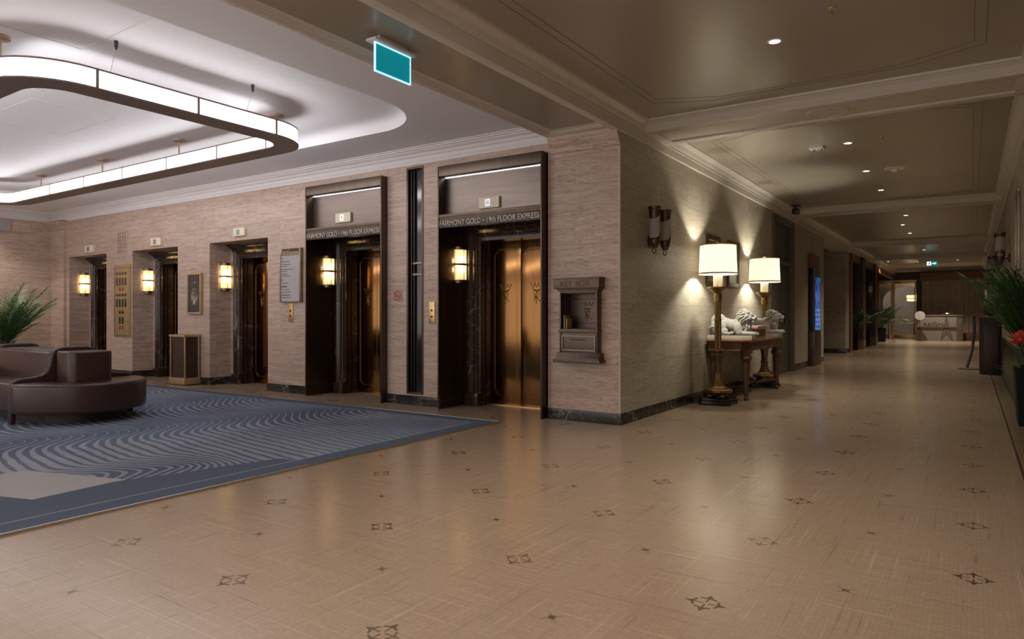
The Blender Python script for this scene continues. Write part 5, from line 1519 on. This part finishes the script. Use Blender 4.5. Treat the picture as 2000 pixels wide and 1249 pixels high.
# round white sign and dark menu stand
r = thing('round_sign', 'round white disc sign on a thin post left of the host desk', 'sign', (1.2, 29.5, 0))
mb = MB(); mb.prism([(1.215+.205*math.cos(t*PI/18), 1.155+.205*math.sin(t*PI/18)) for t in range(36)], 'y', 29.49, 29.51); build('disc', mb, 'whitedisc', r, True)
mb = MB(); mb.tube([(1.215, 29.52, .02), (1.215, 29.52, 1.15)], .014); build('post', mb, 'wood_dark', r, True)
mb = MB(); mb.lathe([(.14, 0), (.14, .015), (.02, .02)], (1.215, 29.52), 20); build('foot_plate', mb, 'wood_dark', r, True)
r = thing('menu_stand', 'black menu stand with oval top before the glass doors', 'menu stand', (-.18, 31.0, 0))
mb = MB(); mb.tube([(-.18, 31.0, .02), (-.18, 31.0, 1.05)], .02); build('pole', mb, 'black', r, True)
mb = MB(); mb.lathe([(.15, 0), (.15, .015), (.02, .025)], (-.18, 31.0), 20); build('foot_plate', mb, 'black', r, True)
mb = MB()
for k in range(10): mb.tube([(-.18, 31.0, 1.05), (-.18+.16*math.cos(k*.63), 31.0+.05*math.sin(k*.63), 1.2), (-.18+.29*math.cos(k*.63), 31.0+.1*math.sin(k*.63), 1.18)], .012, 5)
mb.ball((-.18, 31.0, 1.12), (.27, .12, .075)); build('oval_top', mb, 'black', r, True)
# restaurant behind the glass
r = thing('drum_pendant', 'amber drum pendant glowing behind the glass doors', 'pendant lamp', (.75, 35.0, 1.9))
mb = MB(); mb.lathe([(.42, 1.92), (.44, 2.22), (.42, 2.22), (.40, 1.92), (.42, 1.92)], (.75, 35.0), 24); build('drum_shade', mb, 'amber', r, True)
mb = MB(); mb.lathe([(.445, 2.03), (.455, 2.03), (.455, 2.06), (.445, 2.06), (.445, 2.03)], (.75, 35.0), 24); mb.tube([(.75, 35.0, 2.2), (.75, 35.0, 3.5)], .01); build('band', mb, 'gold', r, True)
r = thing('dining_table', 'pale round table inside the restaurant beyond the glass', 'table', (.7, 34.4, 0))
mb = MB(); mb.lathe([(.5, .72), (.5, .75), (0, .752)], (.7, 34.4), 24); build('table_top', mb, 'whitedisc', r, True)
mb = MB(); mb.tube([(.7, 34.4, .02), (.7, 34.4, .73)], .04); mb.lathe([(.28, 0), (.26, .03), (.04, .05)], (.7, 34.4), 20); build('pedestal', mb, 'wood_dark', r, True)

# reception console and lectern on the right
r = thing('reception_console', 'dark boxy console against the wall behind the lectern', 'console', (3.46, 10.4, 0))
mb = MB(); mb.box(3.30, XR-.032, 9.85, 11.1, 0, 1.13); bd = build('body', mb, 'console', r, True, .006)
mb = MB(); mb.box(3.28, XR-.032, 9.83, 11.12, 1.13, 1.17); build('worktop', mb, 'concrete', r, True, .005)
mb = MB(); mb.box(3.36, 3.60, 9.835, 9.85, .15, 1.0); build('front_panel', mb, 'wood_dark', bd, True, .004)
r = thing('lectern', 'thin grey lectern with slanted top and curved leg', 'lectern', (3.15, 11.35, 0))
mb = MB(); mb.prism([(2.98, 1.02), (3.25, 1.22), (3.42, 1.22), (3.42, 1.205), (3.26, 1.205), (2.99, 1.005)], 'y', 11.1, 11.6); build('slanted_top', mb, 'concrete', r, True, .003)
mb = MB(); mb.tube([(3.22, 11.35, 1.18), (3.22, 11.35, .8), (3.17, 11.35, .4), (3.08, 11.35, .03)], .03, 8); build('curved_leg', mb, 'concrete', r, True)
mb = MB(); mb.box(2.92, 3.29, 11.1, 11.6, 0, .025); build('foot_plate', mb, 'concrete', r, True, .004)
r = thing('desk_monitor', 'black tilted monitor standing on the dark console', 'monitor', (3.52, 10.5, 1.17))
mb = MB(); mb.prism([(10.15, 1.18), (10.45, 1.36), (10.44, 1.375), (10.14, 1.195)], 'x', 3.38, 3.6); build('display', mb, 'black', r, True, .003)
mb = MB(); mb.box(3.46, 3.54, 10.28, 10.42, 1.17, 1.185); mb.tube([(3.5, 10.36, 1.18), (3.5, 10.32, 1.29)], .012); build('stand', mb, 'black', r, True)

# ------------------------------------------------------------------ lights
def spot(x, y, z, e, col=(1, .80, .58), size=115, blend=.8, rad=.05):
    l = light('downlight_or_fill', 'SPOT', (x, y, z), e, col, rad); l.data.spot_size = math.radians(size); l.data.spot_blend = blend
    return l
WARM = (1, .88, .70)
for x, y, lb in DL: spot(x, y, ZC-.03, 50 if y < 8 else 90, WARM)
# unseen spots added behind the camera to brighten the lobby, like further downlights
for x, y in ((1.84, -3.1), (1.84, -5.1), (1.84, -7.2), (-.45, -8.0), (-3.0, -7.4), (-6.0, -7.4), (-9.0, -7.4)): spot(x, y, 3.2, 78, (1, .86, .73))
for y in (-1.6, -3.6, -5.6): spot(-12.65, y, ZS-.01, 130, (1, .90, .80))  # unseen spots added to brighten the left end wall
light('pendant_bulb', 'POINT', (.75, 35.0, 2.05), 60, (1, .75, .45), .1)
light('restaurant_fill', 'POINT', (-.6, 37.5, 3.0), 130, (1, .85, .75), .2)  # unseen point light added to brighten the room behind the glass
for x in (1.5, 2.6): spot(x, 29.0, 3.3, 160, WARM)  # added spots without fittings, brightening the curtain and desk

w = bpy.data.worlds.new('World'); scene.world = w; w.use_nodes = True
bg = w.node_tree.nodes['Background']; bg.inputs[0].default_value = (1, .93, .88, 1); bg.inputs[1].default_value = 1.0

scene.cycles.max_bounces = 8
scene.cycles.transmission_bounces = 6
vs = scene.view_settings
vs.view_transform = 'Standard'; vs.look = 'None'; vs.exposure = 0.36; vs.gamma = 1.0
